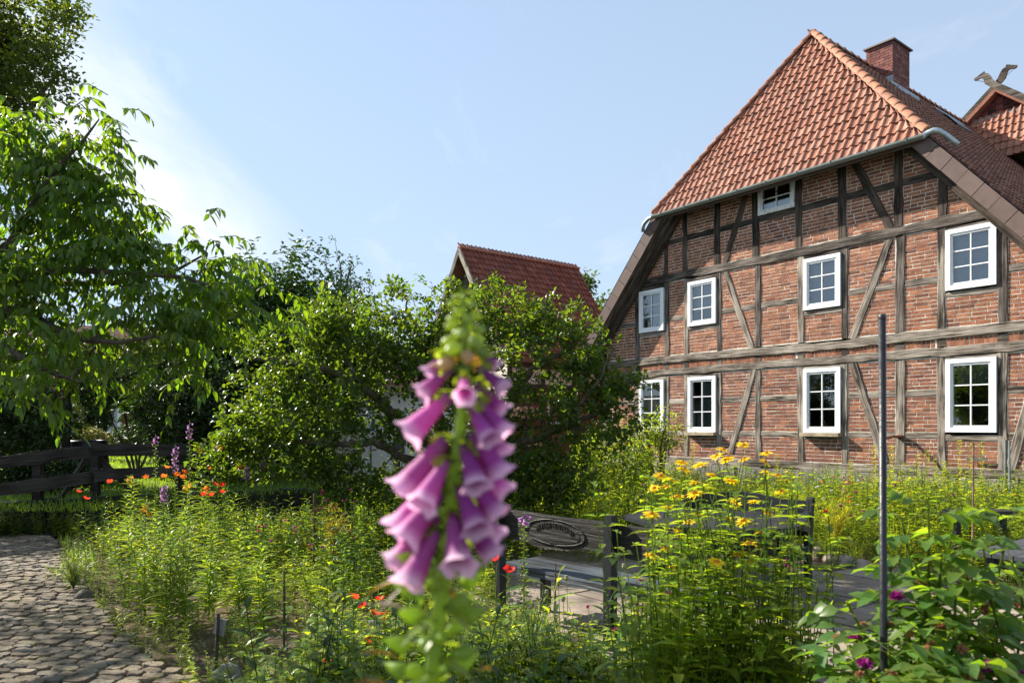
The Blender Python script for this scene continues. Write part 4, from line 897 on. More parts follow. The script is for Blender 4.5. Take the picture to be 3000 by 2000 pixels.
stake('short dark wooden stake with a tag at the front of the bed', 640, 1795, 4.75, .013, (.05, .045, .04), lean=(.03, 0))
stake('short slim stake among the bright herbs of the middle bed', 832, 1670, 5.6, .009, (.06, .055, .045))
tagb = thing('plant_label', 'grey plant name tag fixed to the short dark stake', 'plant label', (gx(637, 4.78), 4.78, .3), -.3)
gg = G(); gg.box((-.035, -.003, 0), (.05, .003, .11), (.22, .22, .2), M=Matrix.Rotation(.2, 4, 'Y')); gg.build('plate', M_WHITEW, tagb)
gg = G(); gg.tube([(0, 0, -.3), (.002, .004, .04)], .004, 5, (.1, .1, .1)); gg.build('spike', M_IRON, tagb)
tg2 = thing('plant_label', 'small pale plant sign standing between the near poppies', 'plant label', (gx(1096, 4.75), 4.75, 0), .5)
gg = G(); gg.box((-.035, -.003, .33), (.05, .003, .40), (.55, .58, .66)); gg.build('plate', M_WHITE, tg2); gg = G(); gg.tube([(0, .006, 0), (0, .006, .36)], .004, 5, (.1, .1, .1)); gg.build('spike', M_IRON, tg2)
def rock(name, label, loc, sx, sy, sz, col, seed, grp=None, cat='stone', parent=None):
    r = np.random.default_rng(seed); gg = G(); k = 12; rings = [(.75, -.35), (1.0, 0), (.96, .3), (.8, .62), (.5, .88), (.18, 1.0)]; V = []
    ph = r.uniform(0, 6.28, 3)
    for f, z in rings:
        for j in range(k):
            a = 2 * math.pi * j / k; q = f * (1 + .13 * math.sin(2 * a + ph[0]) + .08 * math.sin(3 * a + ph[1])) + r.normal(0, .03); V.append((math.cos(a) * q * sx, math.sin(a) * q * sy, (z + r.normal(0, .03)) * sz))
    n = len(rings); V.append((0, 0, sz * 1.02)); gg.add(V, T=[((n - 1) * k + j, (n - 1) * k + (j + 1) % k, n * k) for j in range(k)], Q=[(i * k + j, i * k + (j + 1) % k, (i + 1) * k + (j + 1) % k, (i + 1) * k + j) for i in range(n - 1) for j in range(k)], col=col)
    o = gg.build(name, M_STONE, parent, True); o.location = loc; o.rotation_euler = (0, 0, r.uniform(0, 6)); return tag(o, label, cat, grp) if label else o
rock('fieldstone', 'pale grey fieldstone beside the short dark stake', (gx(668, 4.75), 4.75, 0), .10, .085, .12, (.15, .15, .15), 3)
rock('fieldstone', 'dark mossy stone at the path edge under the feathery plant', (gx(248, 7.0), 7.0, 0), .12, .1, .1, (.08, .07, .05), 4)
rock('fieldstone', 'large brown stone lying in front of the carved bench', (.68, 4.55, 0), .26, .2, .2, (.12, .085, .065), 5)
rock('fieldstone', 'flat grey slab stone beneath the carved bench seat', (.5, 5.0, 0), .42, .26, .1, (.24, .21, .17), 15)
rock('fieldstone', 'small brown stone behind the large one near the carved bench', (.25, 5.25, 0), .16, .14, .16, (.11, .075, .06), 16)
EDG = [(3.72, 9.75), (3.82, 9.55), (3.87, 9.3), (3.93, 9.05), (4.0, 8.8), (4.08, 8.55), (4.17, 8.3), (4.27, 8.08), (4.40, 7.85), (4.55, 7.62), (4.68, 7.4)]
for i, (x_, y_) in enumerate(EDG): rock('border_stone', 'rounded grey brown field stone edging the meadow bed', (x_, y_, 0), random.uniform(.09, .13), random.uniform(.08, .11), random.uniform(.09, .15), A3((.33, .27, .22)) * random.uniform(.75, 1.1), 20 + i, 'round stones along the meadow bed')

# ------------------------------------------------------------------ trees
def rdir(n): return nrm(RNG.normal(size=(n, 3)))
def in_ell(n, ells, shell=.5):
    """points in a union of ellipsoids (cx,cy,cz,rx,ry,rz,weight), denser towards the outside"""
    w = A3([e[6] if len(e) > 6 else e[3] * e[4] * e[5] for e in ells]); pick = RNG.choice(len(ells), n, p=w / w.sum()); E_ = A3([e[:6] for e in ells])[pick]
    r = RNG.uniform(0, 1, n) ** shell
    return E_[:, :3] + rdir(n) * r[:, None] * E_[:, 3:6]
def clumpy(n, ells, shell, nsub, sig):
    c = in_ell(nsub, ells, shell); w = RNG.uniform(.3, 1, nsub); k = RNG.choice(nsub, n, p=w / w.sum()); return c[k] + RNG.normal(0, 1, (n, 3)) * A3((sig, sig, sig * .75))
def grow(limbs, targets, twig_r=.006, base_scale=.55, sag=.0, wig=.06):
    """connect every target to the nearest point of the growing tree; returns list of (points, radii)"""
    NP, NR = [], []; out = []
    for pts, rad in limbs:
        P = A3(pts); R = A3(rad); out.append((P, R))
        for i in range(len(P) - 1):
            for t_ in np.linspace(0, 1, 5)[:-1]: NP.append(P[i] + (P[i + 1] - P[i]) * t_); NR.append(R[i] + (R[i + 1] - R[i]) * t_)
        NP.append(P[-1]); NR.append(R[-1])
    NP = A3(NP); NR = A3(NR); T = A3(targets)
    d0 = np.array([np.min(np.linalg.norm(NP - t_, axis=1)) for t_ in T]); T = T[np.argsort(d0)]
    cap = len(NP) + len(T) * 3; NPb = np.zeros((cap, 3)); NRb = np.zeros(cap); k = len(NP); NPb[:k] = NP; NRb[:k] = NR
    for t_ in T:
        d = np.linalg.norm(NPb[:k] - t_, axis=1); j = int(np.argmin(d)); a = NPb[j]; L = d[j]
        if L < 1e-3: continue
        r0 = min(NRb[j] * .75, twig_r * (1 + 2.2 * L)); m1 = a + (t_ - a) * .4 + RNG.normal(0, wig * L, 3) + A3((0, 0, sag * L)); m2 = a + (t_ - a) * .75 + RNG.normal(0, wig * L, 3) + A3((0, 0, sag * L * .7))
        out.append((A3([a, m1, m2, t_]), A3([r0, r0 * .8, r0 * .6, r0 * .35])))
        for q, f in ((m1, .8), (m2, .6), (t_, .35)): NPb[k] = q; NRb[k] = r0 * f; k += 1
    return out
def crooked(p, q, n, amp, r0, r1):
    p, q = A3(p), A3(q); t_ = np.linspace(0, 1, n + 1)[:, None]; P = p + (q - p) * t_; w = np.cumsum(RNG.normal(0, amp, (n + 1, 3)), 0); w -= w[0] + (w[-1] - w[0]) * t_
    return P + w, np.linspace(r0, r1, n + 1)
def make_tree(name, label, cat, base, trunk, limbs, targets, leaf_fn, bark=(.13, .10, .075), mat=None, grp=None, k=4, minr=0.0, twig=.006, sag=0.0, parts=None):
    t = thing(name, label, cat, (base[0], base[1], base[2] if len(base) > 2 else 0), 0, grp); o = A3((base[0], base[1], base[2] if len(base) > 2 else 0))
    if trunk is not None:
        gt_ = G(); gt_.tube(A3(trunk[0]) - o, trunk[1], 10, bark); gt_.build('trunk', M_BARK, t, True)
    allb = grow(limbs, targets, twig, sag=sag); gb_ = G()
    for P, R in allb:
        if R[0] > minr: gb_.tube(P - o, R, 6 if R[0] > .03 else k, bark, cap=False)
    gb_.build('branches', M_BARK, t, True)
    gl = G(); leaf_fn(gl, [b for b in allb[len(limbs):]], o); gl.build('crown', mat or M_LEAF, t, True)
    return t
def leafcol(n, base, var=.22, yel=.12):
    c = np.tile(A3(base), (n, 1)) * RNG.uniform(1 - var, 1 + var, (n, 1)); y = RNG.uniform(-yel, yel, (n, 1)); c[:, :1] *= 1 + y * 2.2; c[:, 1:2] *= 1 + y * .6; return c
def rosette_leaves(m, L, W, base, up=.35, out=.9, hi=True, spread=.06, droop=.3, fold=.2, along=True, flat=.0):
    def fn(g, tw, o):
        E_ = A3([b[0][3] for b in tw]); D_ = nrm(A3([b[0][3] - b[0][1] for b in tw])); M_ = A3([b[0][2] for b in tw])
        n = len(E_); P = np.repeat(E_, m, 0); Dd = np.repeat(D_, m, 0)
        if along: f = RNG.uniform(0, 1, (n * m, 1)) ** 1.5; P = P + (np.repeat(M_, m, 0) - P) * f
        P = P + RNG.normal(0, spread, P.shape); D = nrm(Dd * out + rdir(n * m) + A3((0, 0, up)))
        if flat: D[:, 2] *= (1 - flat); D[:, 2] -= .12
        U = nrm(A3((0, 0, 1)) + RNG.normal(0, .45, (n * m, 3)))
        LL = RNG.uniform(.7, 1.25, n * m) * L
        g.leaves(P - o, D, U, LL, LL * W / L, leafcol(n * m, base), hi, droop, fold)
    return fn
def pinnate(npair, rl, L, W, base, m=1, hang=.6):
    """compound leaves: arching rachis with drooping leaflets"""
    def fn(g, tw, o):
        for b in tw:
            for _ in range(m):
                p0 = b[0][3] + RNG.normal(0, .05, 3); d = nrm((b[0][3] - b[0][1]) * .5 / max(np.linalg.norm(b[0][3] - b[0][1]), 1e-3) + rdir(1)[0] * .9 * A3((1, 1, .4)) + A3((0, 0, .25)))
                R_ = rl * random.uniform(.7, 1.25); ts = np.linspace(.18, 1, npair + 1)
                pts = p0 + d * R_ * ts[:, None] + A3((0, 0, -1)) * (hang * R_ * ts ** 2)[:, None]
                g.tube(A3([p0, pts[npair // 2], pts[-1]]) - o, [.0035, .003, .002], 3, (.13, .15, .05), cap=False)
                sd = nrm(np.cross(d, (0, 0, 1)) + 1e-6); P, D = [], []
                for i in range(npair + 1):
                    if i < npair:
                        for s in (1, -1): P.append(pts[i]); D.append(sd * s * .55 + d * .35 + A3((0, 0, -1)) * random.uniform(.45, 1.0))
                    else: P.append(pts[i]); D.append(d * .6 + A3((0, 0, -1)) * random.uniform(.4, 1.0))
                P, D = A3(P), A3(D) + RNG.normal(0, .15, (len(D), 3)); n = len(P); LL = L * RNG.uniform(.75, 1.2, n)
                U = nrm(np.cross(D, np.cross(A3((0, 0, 1)), D) + 1e-6) + RNG.normal(0, .3, (n, 3)) + A3((0, 0, .4)))
                g.leaves(P - o, D, U, LL, LL * W / L, leafcol(n, base), True, .22, .16)
    return fn
# apple tree: low crooked limbs
def limb(pix, r0, r1, n=5, amp=.035):
    pts = [at(*p) for p in pix]; P = [pts[0]]
    for i in range(1, len(pts)):
        q, _ = crooked(pts[i - 1], pts[i], n, amp * .5, 1, 1); P += list(q[1:])
    return A3(P), np.linspace(r0, r1, len(P))
AT = (gx(1290, 10.6), 10.6, 0)
lim = [limb([(1288, 1500, 10.6), (1300, 1390, 10.6), (1310, 1300, 10.6), (1275, 1200, 10.6)], .15, .085),
       limb([(1310, 1300, 10.6), (1450, 1310, 10.2), (1580, 1285, 9.9), (1680, 1240, 9.8), (1790, 1190, 9.8)], .085, .03),
       limb([(1310, 1330, 10.6), (1480, 1210, 10.4), (1560, 1080, 10.4), (1660, 1020, 10.4), (1740, 960, 10.4)], .085, .025),
       limb([(1290, 1320, 10.6), (1150, 1220, 10.3), (1060, 1130, 10.2), (960, 1080, 10.1), (820, 1060, 10.0), (740, 1050, 10)], .09, .025),
       limb([(1280, 1370, 10.6), (1180, 1340, 10.1), (1090, 1290, 9.8), (990, 1300, 9.6), (880, 1290, 9.4), (760, 1310, 9.3)], .07, .02),
       limb([(1275, 1200, 10.6), (1230, 1090, 10.7), (1220, 980, 10.8), (1190, 900, 10.8)], .08, .02),
       limb([(1275, 1200, 10.6), (1370, 1080, 10.9), (1400, 960, 11.0), (1480, 890, 11.2)], .07, .02),
       limb([(1295, 1400, 10.6), (1420, 1430, 9.9), (1540, 1440, 9.5), (1640, 1420, 9.4)], .055, .018),
       limb([(1060, 1130, 10.2), (990, 1000, 10.4), (940, 930, 10.5)], .045, .015), limb([(1660, 1230, 9.8), (1760, 1110, 9.8), (1800, 1020, 9.9)], .04, .012)]
ae = []
for x, y, Y, rx, rz, ry in ((1180, 940, 10.8, 190, 110, .9), (1010, 960, 10.5, 170, 110, .9), (860, 1060, 10.2, 160, 120, .8), (770, 1220, 9.8, 110, 150, .6), (930, 1250, 9.8, 190, 150, .8), (1100, 1130, 10.4, 200, 150, .9), (1440, 950, 10.8, 160, 120, .9), (1560, 930, 10.7, 150, 100, .9), (1660, 990, 10.3, 130, 130, .8), (1740, 1110, 9.9, 110, 130, .7), (1560, 1130, 10.0, 190, 130, .8), (1680, 1240, 9.8, 140, 120, .7), (1480, 1370, 9.7, 150, 110, .6), (700, 1300, 9.4, 70, 90, .4), (1330, 1040, 10.9, 160, 130, .9), (1310, 1180, 10.3, 150, 130, .7), (1220, 1020, 10.5, 120, 130, .7), (1200, 1250, 10.0, 110, 90, .6), (1390, 880, 10.8, 110, 60, .7), (1420, 1250, 9.9, 120, 110, .6), (1190, 1420, 9.6, 130, 80, .5), (1400, 1470, 9.4, 130, 70, .5), (860, 1360, 9.2, 120, 70, .5), (1780, 1230, 9.9, 70, 120, .5), (1000, 1390, 9.4, 150, 70, .5), (1620, 1400, 9.5, 120, 70, .5)):
    c = at(x, y, Y); s = Y / FP; ae.append((*c, rx * s, ry, rz * s, rx * rz))
tg = np.concatenate([clumpy(1700, ae, .4, 120, .17), in_ell(1200, ae, .5)])
# leave a few holes where the far walls show
def hole(P, x, y, rx, ry): ix = CXP + FP * P[:, 0] / P[:, 1]; iy = HYP - FP * (P[:, 2] - EYE) / P[:, 1]; return ((ix - x) / rx) ** 2 + ((iy - y) / ry) ** 2 > 1
for h in ((1170, 1185, 30, 34), (1170, 1325, 32, 24), (1545, 1060, 26, 34), (1545, 1195, 28, 22), (1615, 1200, 22, 18), (1235, 1105, 18, 24), (1015, 1305, 26, 32)): tg = tg[hole(tg, *h)]
apple = make_tree('apple_tree', 'gnarled spreading apple tree with crooked mossy limbs in the middle', 'tree', AT, ([A3((AT[0], 10.6, -.05)), at(1286, 1540, 10.6), at(1288, 1500, 10.6)], [.2, .17, .15]), lim, tg,
                  rosette_leaves(13, .076, .044, (.058, .098, .022), up=.5, hi=True, spread=.045, droop=.3), bark=(.11, .085, .06), twig=.007, sag=.04)
ga = G(); 
for i in range(70):
    p = tg[RNG.integers(len(tg))] - A3(AT) + RNG.normal(0, .04, 3); ga.lathe([(0, .025), (.018, .022), (.026, .005), (.022, -.016), (.008, -.024), (0, -.02)], 8, (.16, .2, .05), M=Matrix.Translation(p))
ga.build('apples', M_LEAFD, apple, True)['kind'] = 'stuff'
# near tree with hanging compound leaves, rooted left of the picture
NT = (-5.3, 5.3, 0); nl = [(crooked((-5.3, 5.3, 0), (-5.2, 5.25, 1.9), 5, .03, .14, .11)), crooked((-5.2, 5.25, 1.9), (-4.6, 5.0, 4.2), 6, .05, .10, .03), crooked((-5.2, 5.25, 1.7), (-7.2, 8.2, 3.6), 6, .06, .09, .03), crooked((-5.2, 5.25, 1.8), (-3.8, 4.75, 2.2), 4, .03, .08, .06)]
lp = lambda a, pix, r0, r1: ((lambda P: (P, np.linspace(r0, r1, len(P))))(A3([A3(a)] + [at(p[0], p[1], p[2] * .76) for p in pix])))
nl += [lp((-4.3, 4.9, 2.1), [(60, 905, 6.0), (150, 960, 5.9), (250, 995, 5.8), (350, 1003, 5.7), (450, 985, 5.6)], .042, .009),
       lp((-4.3, 4.9, 2.25), [(20, 730, 6.0), (70, 640, 5.9), (160, 500, 5.9), (245, 410, 5.8), (290, 350, 5.8)], .032, .004),
       lp((-4.3, 4.9, 2.2), [(50, 800, 6.1), (200, 790, 6.1), (380, 800, 6.0), (540, 812, 5.9), (660, 850, 5.8)], .034, .007),
       lp((-4.3, 4.9, 2.2), [(40, 700, 6.4), (180, 640, 6.4), (300, 575, 6.3), (400, 570, 6.2)], .03, .007),
       lp((-4.3, 4.9, 1.95), [(10, 1010, 5.6), (90, 1065, 5.4), (170, 1100, 5.3), (240, 1120, 5.2)], .026, .006),
       lp((-4.3, 4.9, 2.2), [(100, 830, 6.6), (330, 830, 6.7), (520, 790, 6.6), (600, 745, 6.5)], .03, .007)]
ne = []
for x, y, Y, rx, rz, ry in ((60, 620, 6.0, 130, 170, .6), (200, 560, 6.0, 140, 160, .6), (300, 420, 5.9, 90, 110, .45), (120, 430, 6.0, 120, 90, .5), (150, 820, 6.1, 210, 150, .8), (400, 780, 6.2, 140, 120, .6), (330, 620, 6.1, 110, 110, .5), (560, 880, 6.1, 130, 110, .5), (420, 960, 5.9, 190, 110, .6), (180, 1000, 5.8, 190, 100, .7), (60, 930, 6, 120, 120, .7), (600, 990, 6.0, 60, 90, .35), (640, 760, 6.1, 50, 60, .3), (690, 860, 5.9, 60, 50, .3), (-150, 750, 6.2, 200, 350, 1.0), (-370, 790, 7.9, 260, 230, 1.0), (-560, 760, 8.8, 240, 260, 1.2), (-380, 930, 10.2, 240, 160, 1.1), (150, 1100, 5.3, 110, 50, .4), (250, 700, 6.5, 200, 200, .6)):
    k_ = .76 if Y < 7 else 1.0; c = at(x, y, Y * k_); s = Y * k_ / FP; ne.append((*c, rx * s, ry * k_, rz * s, rx * rz))
nt_t = np.concatenate([clumpy(1000, ne, .5, 100, .12), in_ell(750, ne, .5)])
make_tree('elder_tree', 'near elder tree with hanging bright green compound leaves', 'tree', NT, None, nl, nt_t, pinnate(4, .19, .076, .027, (.072, .135, .018), m=1, hang=.55), bark=(.085, .07, .055), twig=.005, sag=.06)
# far oak at the top left corner
def oz(p): return A3((p[0] * 1.42, p[1] * 1.42, EYE + (p[2] - EYE) * 1.42))
OT = (-17.5 * 1.42, 22.5 * 1.42, .4); ol = [crooked(p_, q_, n_, a_, r0_, r1_) for p_, q_, n_, a_, r0_, r1_ in ((A3(OT), oz((-17.2, 22.4, 7)), 6, .1, .55, .42), (oz((-17.2, 22.4, 6.5)), oz((-13.4, 21.6, 12.0)), 6, .25, .28, .06), (oz((-17.2, 22.4, 7)), oz((-16.5, 22.0, 13.5)), 6, .28, .3, .08), (oz((-17.2, 22.4, 6.8)), oz((-15.0, 21.0, 11.2)), 5, .2, .2, .06), (oz((-17.2, 22.4, 7)), oz((-20, 23, 12)), 5, .28, .28, .07))]
oe = [(*oz(e[:3]), *(A3(e[3:]) * 1.42)) for e in ((-15.3, 21.6, 12.6, 2.2, 1.6, 1.5), (-13.3, 21.3, 11.4, 1.5, 1.2, .9), (-13.0, 21.3, 12.1, .9, .9, .7), (-15.8, 21.8, 10.8, 1.6, 1.4, .8), (-17.8, 22.2, 13, 2.6, 2, 1.8), (-14.4, 21.4, 13.9, 1.4, 1.2, .9))]
make_tree('oak_tree', 'tall dark oak crown reaching in at the top corner', 'tree', OT, None, ol, clumpy(1150, oe, .45, 110, .42), rosette_leaves(18, .21, .13, (.055, .08, .024), up=.2, hi=False, spread=.2, droop=.2), bark=(.09, .075, .06), twig=.018)
# round dense tree beyond the fence
def dome(name, label, c, R, n, m, L, W, col, base=None, trunk_h=None, mat=None, grp=None, flat=.6, shell=.22, spread=.1, hi=False, extra=None, cat='tree'):
    c = A3(c); b = A3((c[0], c[1], .40 if base is None else base)); h = c[2] - b[2]
    l_ = [crooked(b, c + A3((0, 0, -.2 * R[2])), 5, .05, .16, .09)] + [crooked(c + A3((0, 0, -.35 * R[2])), c + rdir(1)[0] * A3(R) * .55 + A3((0, 0, .1 * R[2])), 4, .06, .08, .03) for _ in range(6)]
    el = [(*c, *R)] + (extra or [])
    return make_tree(name, label, cat, b, None, l_, clumpy(n, el, shell, max(40, n // 14), .16 * max(R)), rosette_leaves(m, L, W, col, up=.1, hi=hi, spread=spread, droop=.25, flat=flat), bark=(.07, .06, .05), mat=mat or M_LEAFD, twig=.012, k=3)
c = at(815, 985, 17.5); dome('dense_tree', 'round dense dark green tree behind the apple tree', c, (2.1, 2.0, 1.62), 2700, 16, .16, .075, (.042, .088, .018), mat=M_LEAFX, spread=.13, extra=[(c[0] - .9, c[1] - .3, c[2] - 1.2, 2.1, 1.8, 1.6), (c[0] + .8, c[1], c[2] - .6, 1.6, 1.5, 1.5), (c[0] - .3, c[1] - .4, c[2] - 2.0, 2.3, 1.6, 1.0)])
c = at(995, 870, 21); 
l_ = [crooked((c[0], c[1], .3), c, 5, .05, .09, .05)]
shoots = [at(x, y, Y) for x, y, Y in ((982, 708, 21), (947, 735, 21.2), (1035, 752, 20.8), (1055, 768, 21.1), (1088, 800, 20.9), (1005, 760, 21.2), (965, 790, 20.9), (1065, 830, 21), (1020, 800, 20.7), (935, 830, 21.1))]
l_ += [crooked(c + RNG.normal(0, .15, 3), s_, 7, .04, .03, .006) for s_ in shoots]
tt = np.concatenate([l[0][2:] + RNG.normal(0, .05, (len(l[0]) - 2, 3)) for l in l_[1:]] * 3 + [in_ell(160, [(c[0], c[1], c[2] - .3, 1.1, .8, .9)], .5)])
make_tree('sprouting_tree', 'slender light green tree with upright shoots behind the round tree', 'tree', (c[0], c[1], .3), None, l_, tt, rosette_leaves(7, .1, .065, (.075, .115, .045), up=-.2, hi=False, spread=.07, droop=.3), bark=(.12, .11, .09), twig=.008, k=3)
# shady trees and shrubs behind the fence
def shrub(name, label, px_, py_, Y, R, n, m, L, W, col, mat=None, base=0.0, grp=None, cat='shrub', flat=.2, hi=False, shell=.35, spread=.06, up=.3):
    c = at(px_, py_, Y); b = A3((c[0], c[1], base)); l_ = [crooked(b + RNG.normal(0, .05, 3) * A3((1, 1, 0)), c + rdir(1)[0] * A3(R) * .5, 4, .04, .035, .012) for _ in range(6)]
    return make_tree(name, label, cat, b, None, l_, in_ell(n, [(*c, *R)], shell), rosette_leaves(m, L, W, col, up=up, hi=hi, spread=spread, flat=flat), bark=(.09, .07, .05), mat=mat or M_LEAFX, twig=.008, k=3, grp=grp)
c = at(330, 1075, 15); l_ = [crooked((*at(187, 1330, 15)[:2], .4), at(200, 1130, 15), 5, .04, .10, .08), crooked(at(200, 1150, 15), at(480, 1060, 15.5), 5, .08, .06, .02), crooked(at(200, 1150, 15), at(60, 1040, 15), 5, .08, .06, .02), crooked(at(200, 1150, 15), at(300, 1000, 15.2), 5, .08, .05, .02)]
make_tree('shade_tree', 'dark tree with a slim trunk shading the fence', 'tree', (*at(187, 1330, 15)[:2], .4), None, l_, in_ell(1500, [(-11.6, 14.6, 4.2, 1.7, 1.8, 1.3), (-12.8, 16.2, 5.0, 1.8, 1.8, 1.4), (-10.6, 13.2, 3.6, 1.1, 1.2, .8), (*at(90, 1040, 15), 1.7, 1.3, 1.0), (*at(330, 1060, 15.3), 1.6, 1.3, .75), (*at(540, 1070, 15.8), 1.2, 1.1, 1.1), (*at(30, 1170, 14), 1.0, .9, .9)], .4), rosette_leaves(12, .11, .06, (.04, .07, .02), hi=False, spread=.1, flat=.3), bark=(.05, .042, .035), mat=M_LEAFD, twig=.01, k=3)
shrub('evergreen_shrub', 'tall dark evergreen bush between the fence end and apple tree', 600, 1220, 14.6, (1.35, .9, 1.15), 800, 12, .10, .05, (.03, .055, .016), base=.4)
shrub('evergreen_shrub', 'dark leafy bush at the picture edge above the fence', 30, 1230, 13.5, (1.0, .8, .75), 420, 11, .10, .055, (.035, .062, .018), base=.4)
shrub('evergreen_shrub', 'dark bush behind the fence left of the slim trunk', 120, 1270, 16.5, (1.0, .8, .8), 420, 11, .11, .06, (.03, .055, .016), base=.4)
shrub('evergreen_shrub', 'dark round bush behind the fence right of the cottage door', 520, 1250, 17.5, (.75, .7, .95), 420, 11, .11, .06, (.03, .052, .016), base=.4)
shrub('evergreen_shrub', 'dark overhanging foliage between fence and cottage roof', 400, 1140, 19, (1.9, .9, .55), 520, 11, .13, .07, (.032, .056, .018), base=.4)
shrub('added_hedge', 'low dark hedge added in place of shade behind the left fence rails', 110, 1392, 13.6, (1.15, .5, .26), 380, 10, .09, .05, (.03, .055, .018), base=.4)  # added hedge, its dark leaves stand in for shade on the lawn
shrub('golden_shrub', 'small golden yellow shrub under the cottage window', 258, 1286, 30, (.75, .6, .45), 260, 10, .11, .06, (.22, .20, .05), base=.4)
shrub('green_shrub', 'rounded green shrub in front of the cottage wall', 400, 1285, 31, (1.1, .8, .7), 330, 10, .13, .07, (.06, .095, .03), base=.4)
shrub('ivy_bush', 'dark climbing bush hiding the cottage wall between its windows', 285, 1205, 33, (.7, .5, 1.0), 240, 10, .16, .09, (.035, .06, .02), base=.4)
shrub('ivy_bush', 'dark climbing bush beside the white cottage door', 425, 1210, 33, (.75, .5, 1.2), 300, 10, .16, .09, (.04, .065, .02), base=.4)
# trees behind the storehouse
dome('far_tree', 'green tree top between the storehouse and house roof', at(1765, 945, 36), (1.3, 1.2, 1.25), 330, 11, .26, .15, (.07, .11, .045), base=0, flat=.1, shell=.4, spread=.18)
dome('far_tree', 'small tree top peeking over the storehouse roof ridge', at(1692, 850, 40), (.7, .9, .75), 150, 10, .26, .15, (.07, .11, .05), base=0, flat=.1, shell=.5, spread=.18)
# rear hedge closing the view low down
g = G(); nb = 9000; hx = RNG.uniform(-34, 6, nb); P = np.stack([hx, 44 + noise2(hx, hx * .3, .3, 5) * 2, RNG.uniform(0, 1, nb) ** .8 * (4.6 + noise2(hx, hx, .6, 9) * 1.6)], -1)
g.leaves(P, nrm(RNG.normal(size=(nb, 3)) + A3((0, -.6, .2))), nrm(RNG.normal(size=(nb, 3)) + A3((0, -1, .6))), .42, .26, leafcol(nb, (.045, .075, .025)), False); tag(g.build('background_hedge', M_LEAFD), 'dark far hedge row closing the garden behind the buildings', 'hedge', None, 'stuff')

# ------------------------------------------------------------------ plant prototypes
GREEN = (.075, .135, .026); YG = (.175, .23, .04); DG = (.042, .08, .024); GG = (.11, .145, .075)
def proto_stem(h, nl_, L, W, col, lean=.1, r=.004, whorl=False, taper=.45, up=.45, droop=.35, top=True, hi=True, start=.12, stem=None):
    g = G(); tip = A3((RNG.normal(0, lean) * h, RNG.normal(0, lean) * h, h)); mid = tip * .5 + A3((RNG.normal(0, .03), RNG.normal(0, .03), 0)) * h; ts = np.linspace(0, 1, 4 if r < .0035 else 7); P = (1 - ts)[:, None] ** 2 * 0 + 2 * ((1 - ts) * ts)[:, None] * mid + (ts ** 2)[:, None] * tip
    g.tube(P, np.linspace(r, r * .5, len(ts)), 3 if r < .0035 else 5, stem or A3(col) * .9, cap=False)
    f = np.linspace(start, 1, nl_) ** .9; Q = np.stack([np.interp(f, ts, P[:, i]) for i in range(3)], -1); a = np.arange(nl_) * (math.pi / 2 if whorl else 2.4) + RNG.uniform(0, 6)
    if whorl: a = a + (np.arange(nl_) % 2) * math.pi
    D = np.stack([np.cos(a), np.sin(a), np.full(nl_, up) + RNG.normal(0, .15, nl_) + f * .35], -1); LL = L * (1 - taper * f) * RNG.uniform(.75, 1.2, nl_) * np.minimum(1, (1.05 - f) * 5 + .35)
    g.leaves(Q, D, (0, 0, 1), LL, LL * W / L, leafcol(nl_, col), hi, droop, .2)
    return g, P
def flat_of(g): return g.flat()
def clump(n, h, hv, rad, nl_, L, W, col, **kw):
    g = G()
    for i in range(n):
        a, r_ = RNG.uniform(0, 6.28), rad * RNG.uniform(0, 1) ** .6; s_, P = proto_stem(h * RNG.uniform(1 - hv, 1 + hv), nl_, L, W, A3(col) * RNG.uniform(.85, 1.15), **kw); V, T, Q, c = s_.flat(); ang = RNG.uniform(0, 6.28); lean_ = r_ / rad * .18
        V = V + A3((math.cos(a) * lean_, math.sin(a) * lean_, 0)) * V[:, 2:3]; g.add(V + A3((math.cos(a) * r_, math.sin(a) * r_, 0)), T, Q, c)
    return g
def grassy(n, h, rad, col, w=.006):
    g = G(); a = RNG.uniform(0, 6.28, n); r_ = rad * RNG.uniform(0, 1, n) ** .5; P = np.stack([np.cos(a) * r_, np.sin(a) * r_, np.zeros(n)], -1); D = np.stack([np.cos(a) * .3 + RNG.normal(0, .2, n), np.sin(a) * .3 + RNG.normal(0, .2, n), np.ones(n)], -1)
    g.leaves(P, D, np.stack([np.cos(a), np.sin(a), np.full(n, .2)], -1), h * RNG.uniform(.5, 1.2, n), w, leafcol(n, col), True, .25, .1); return g
def feathery(n, h, rad, col):
    g = G()
    for i in range(n):
        a = RNG.uniform(0, 6.28); t_ = RNG.uniform(.2, 1); tip = A3((math.cos(a) * rad * t_, math.sin(a) * rad * t_, h * (1.1 - .5 * t_) * RNG.uniform(.7, 1.1))); ts = np.linspace(0, 1, 6)[:, None]; P = ts * tip * A3((1, 1, 0)) * ts + A3((0, 0, 1)) * tip[2] * np.sin(ts * 1.5)
        g.tube(P, .002, 3, A3(col) * .8, cap=False); k = 18; f = RNG.uniform(.3, 1, k); Q = np.stack([np.interp(f, ts[:, 0], P[:, j]) for j in range(3)], -1); g.leaves(Q, rdir(k) + A3((math.cos(a) * .4, math.sin(a) * .4, .2)), (0, 0, 1), .06 * RNG.uniform(.6, 1.2, k), .006, leafcol(k, col), False, .1, .05)
    return g
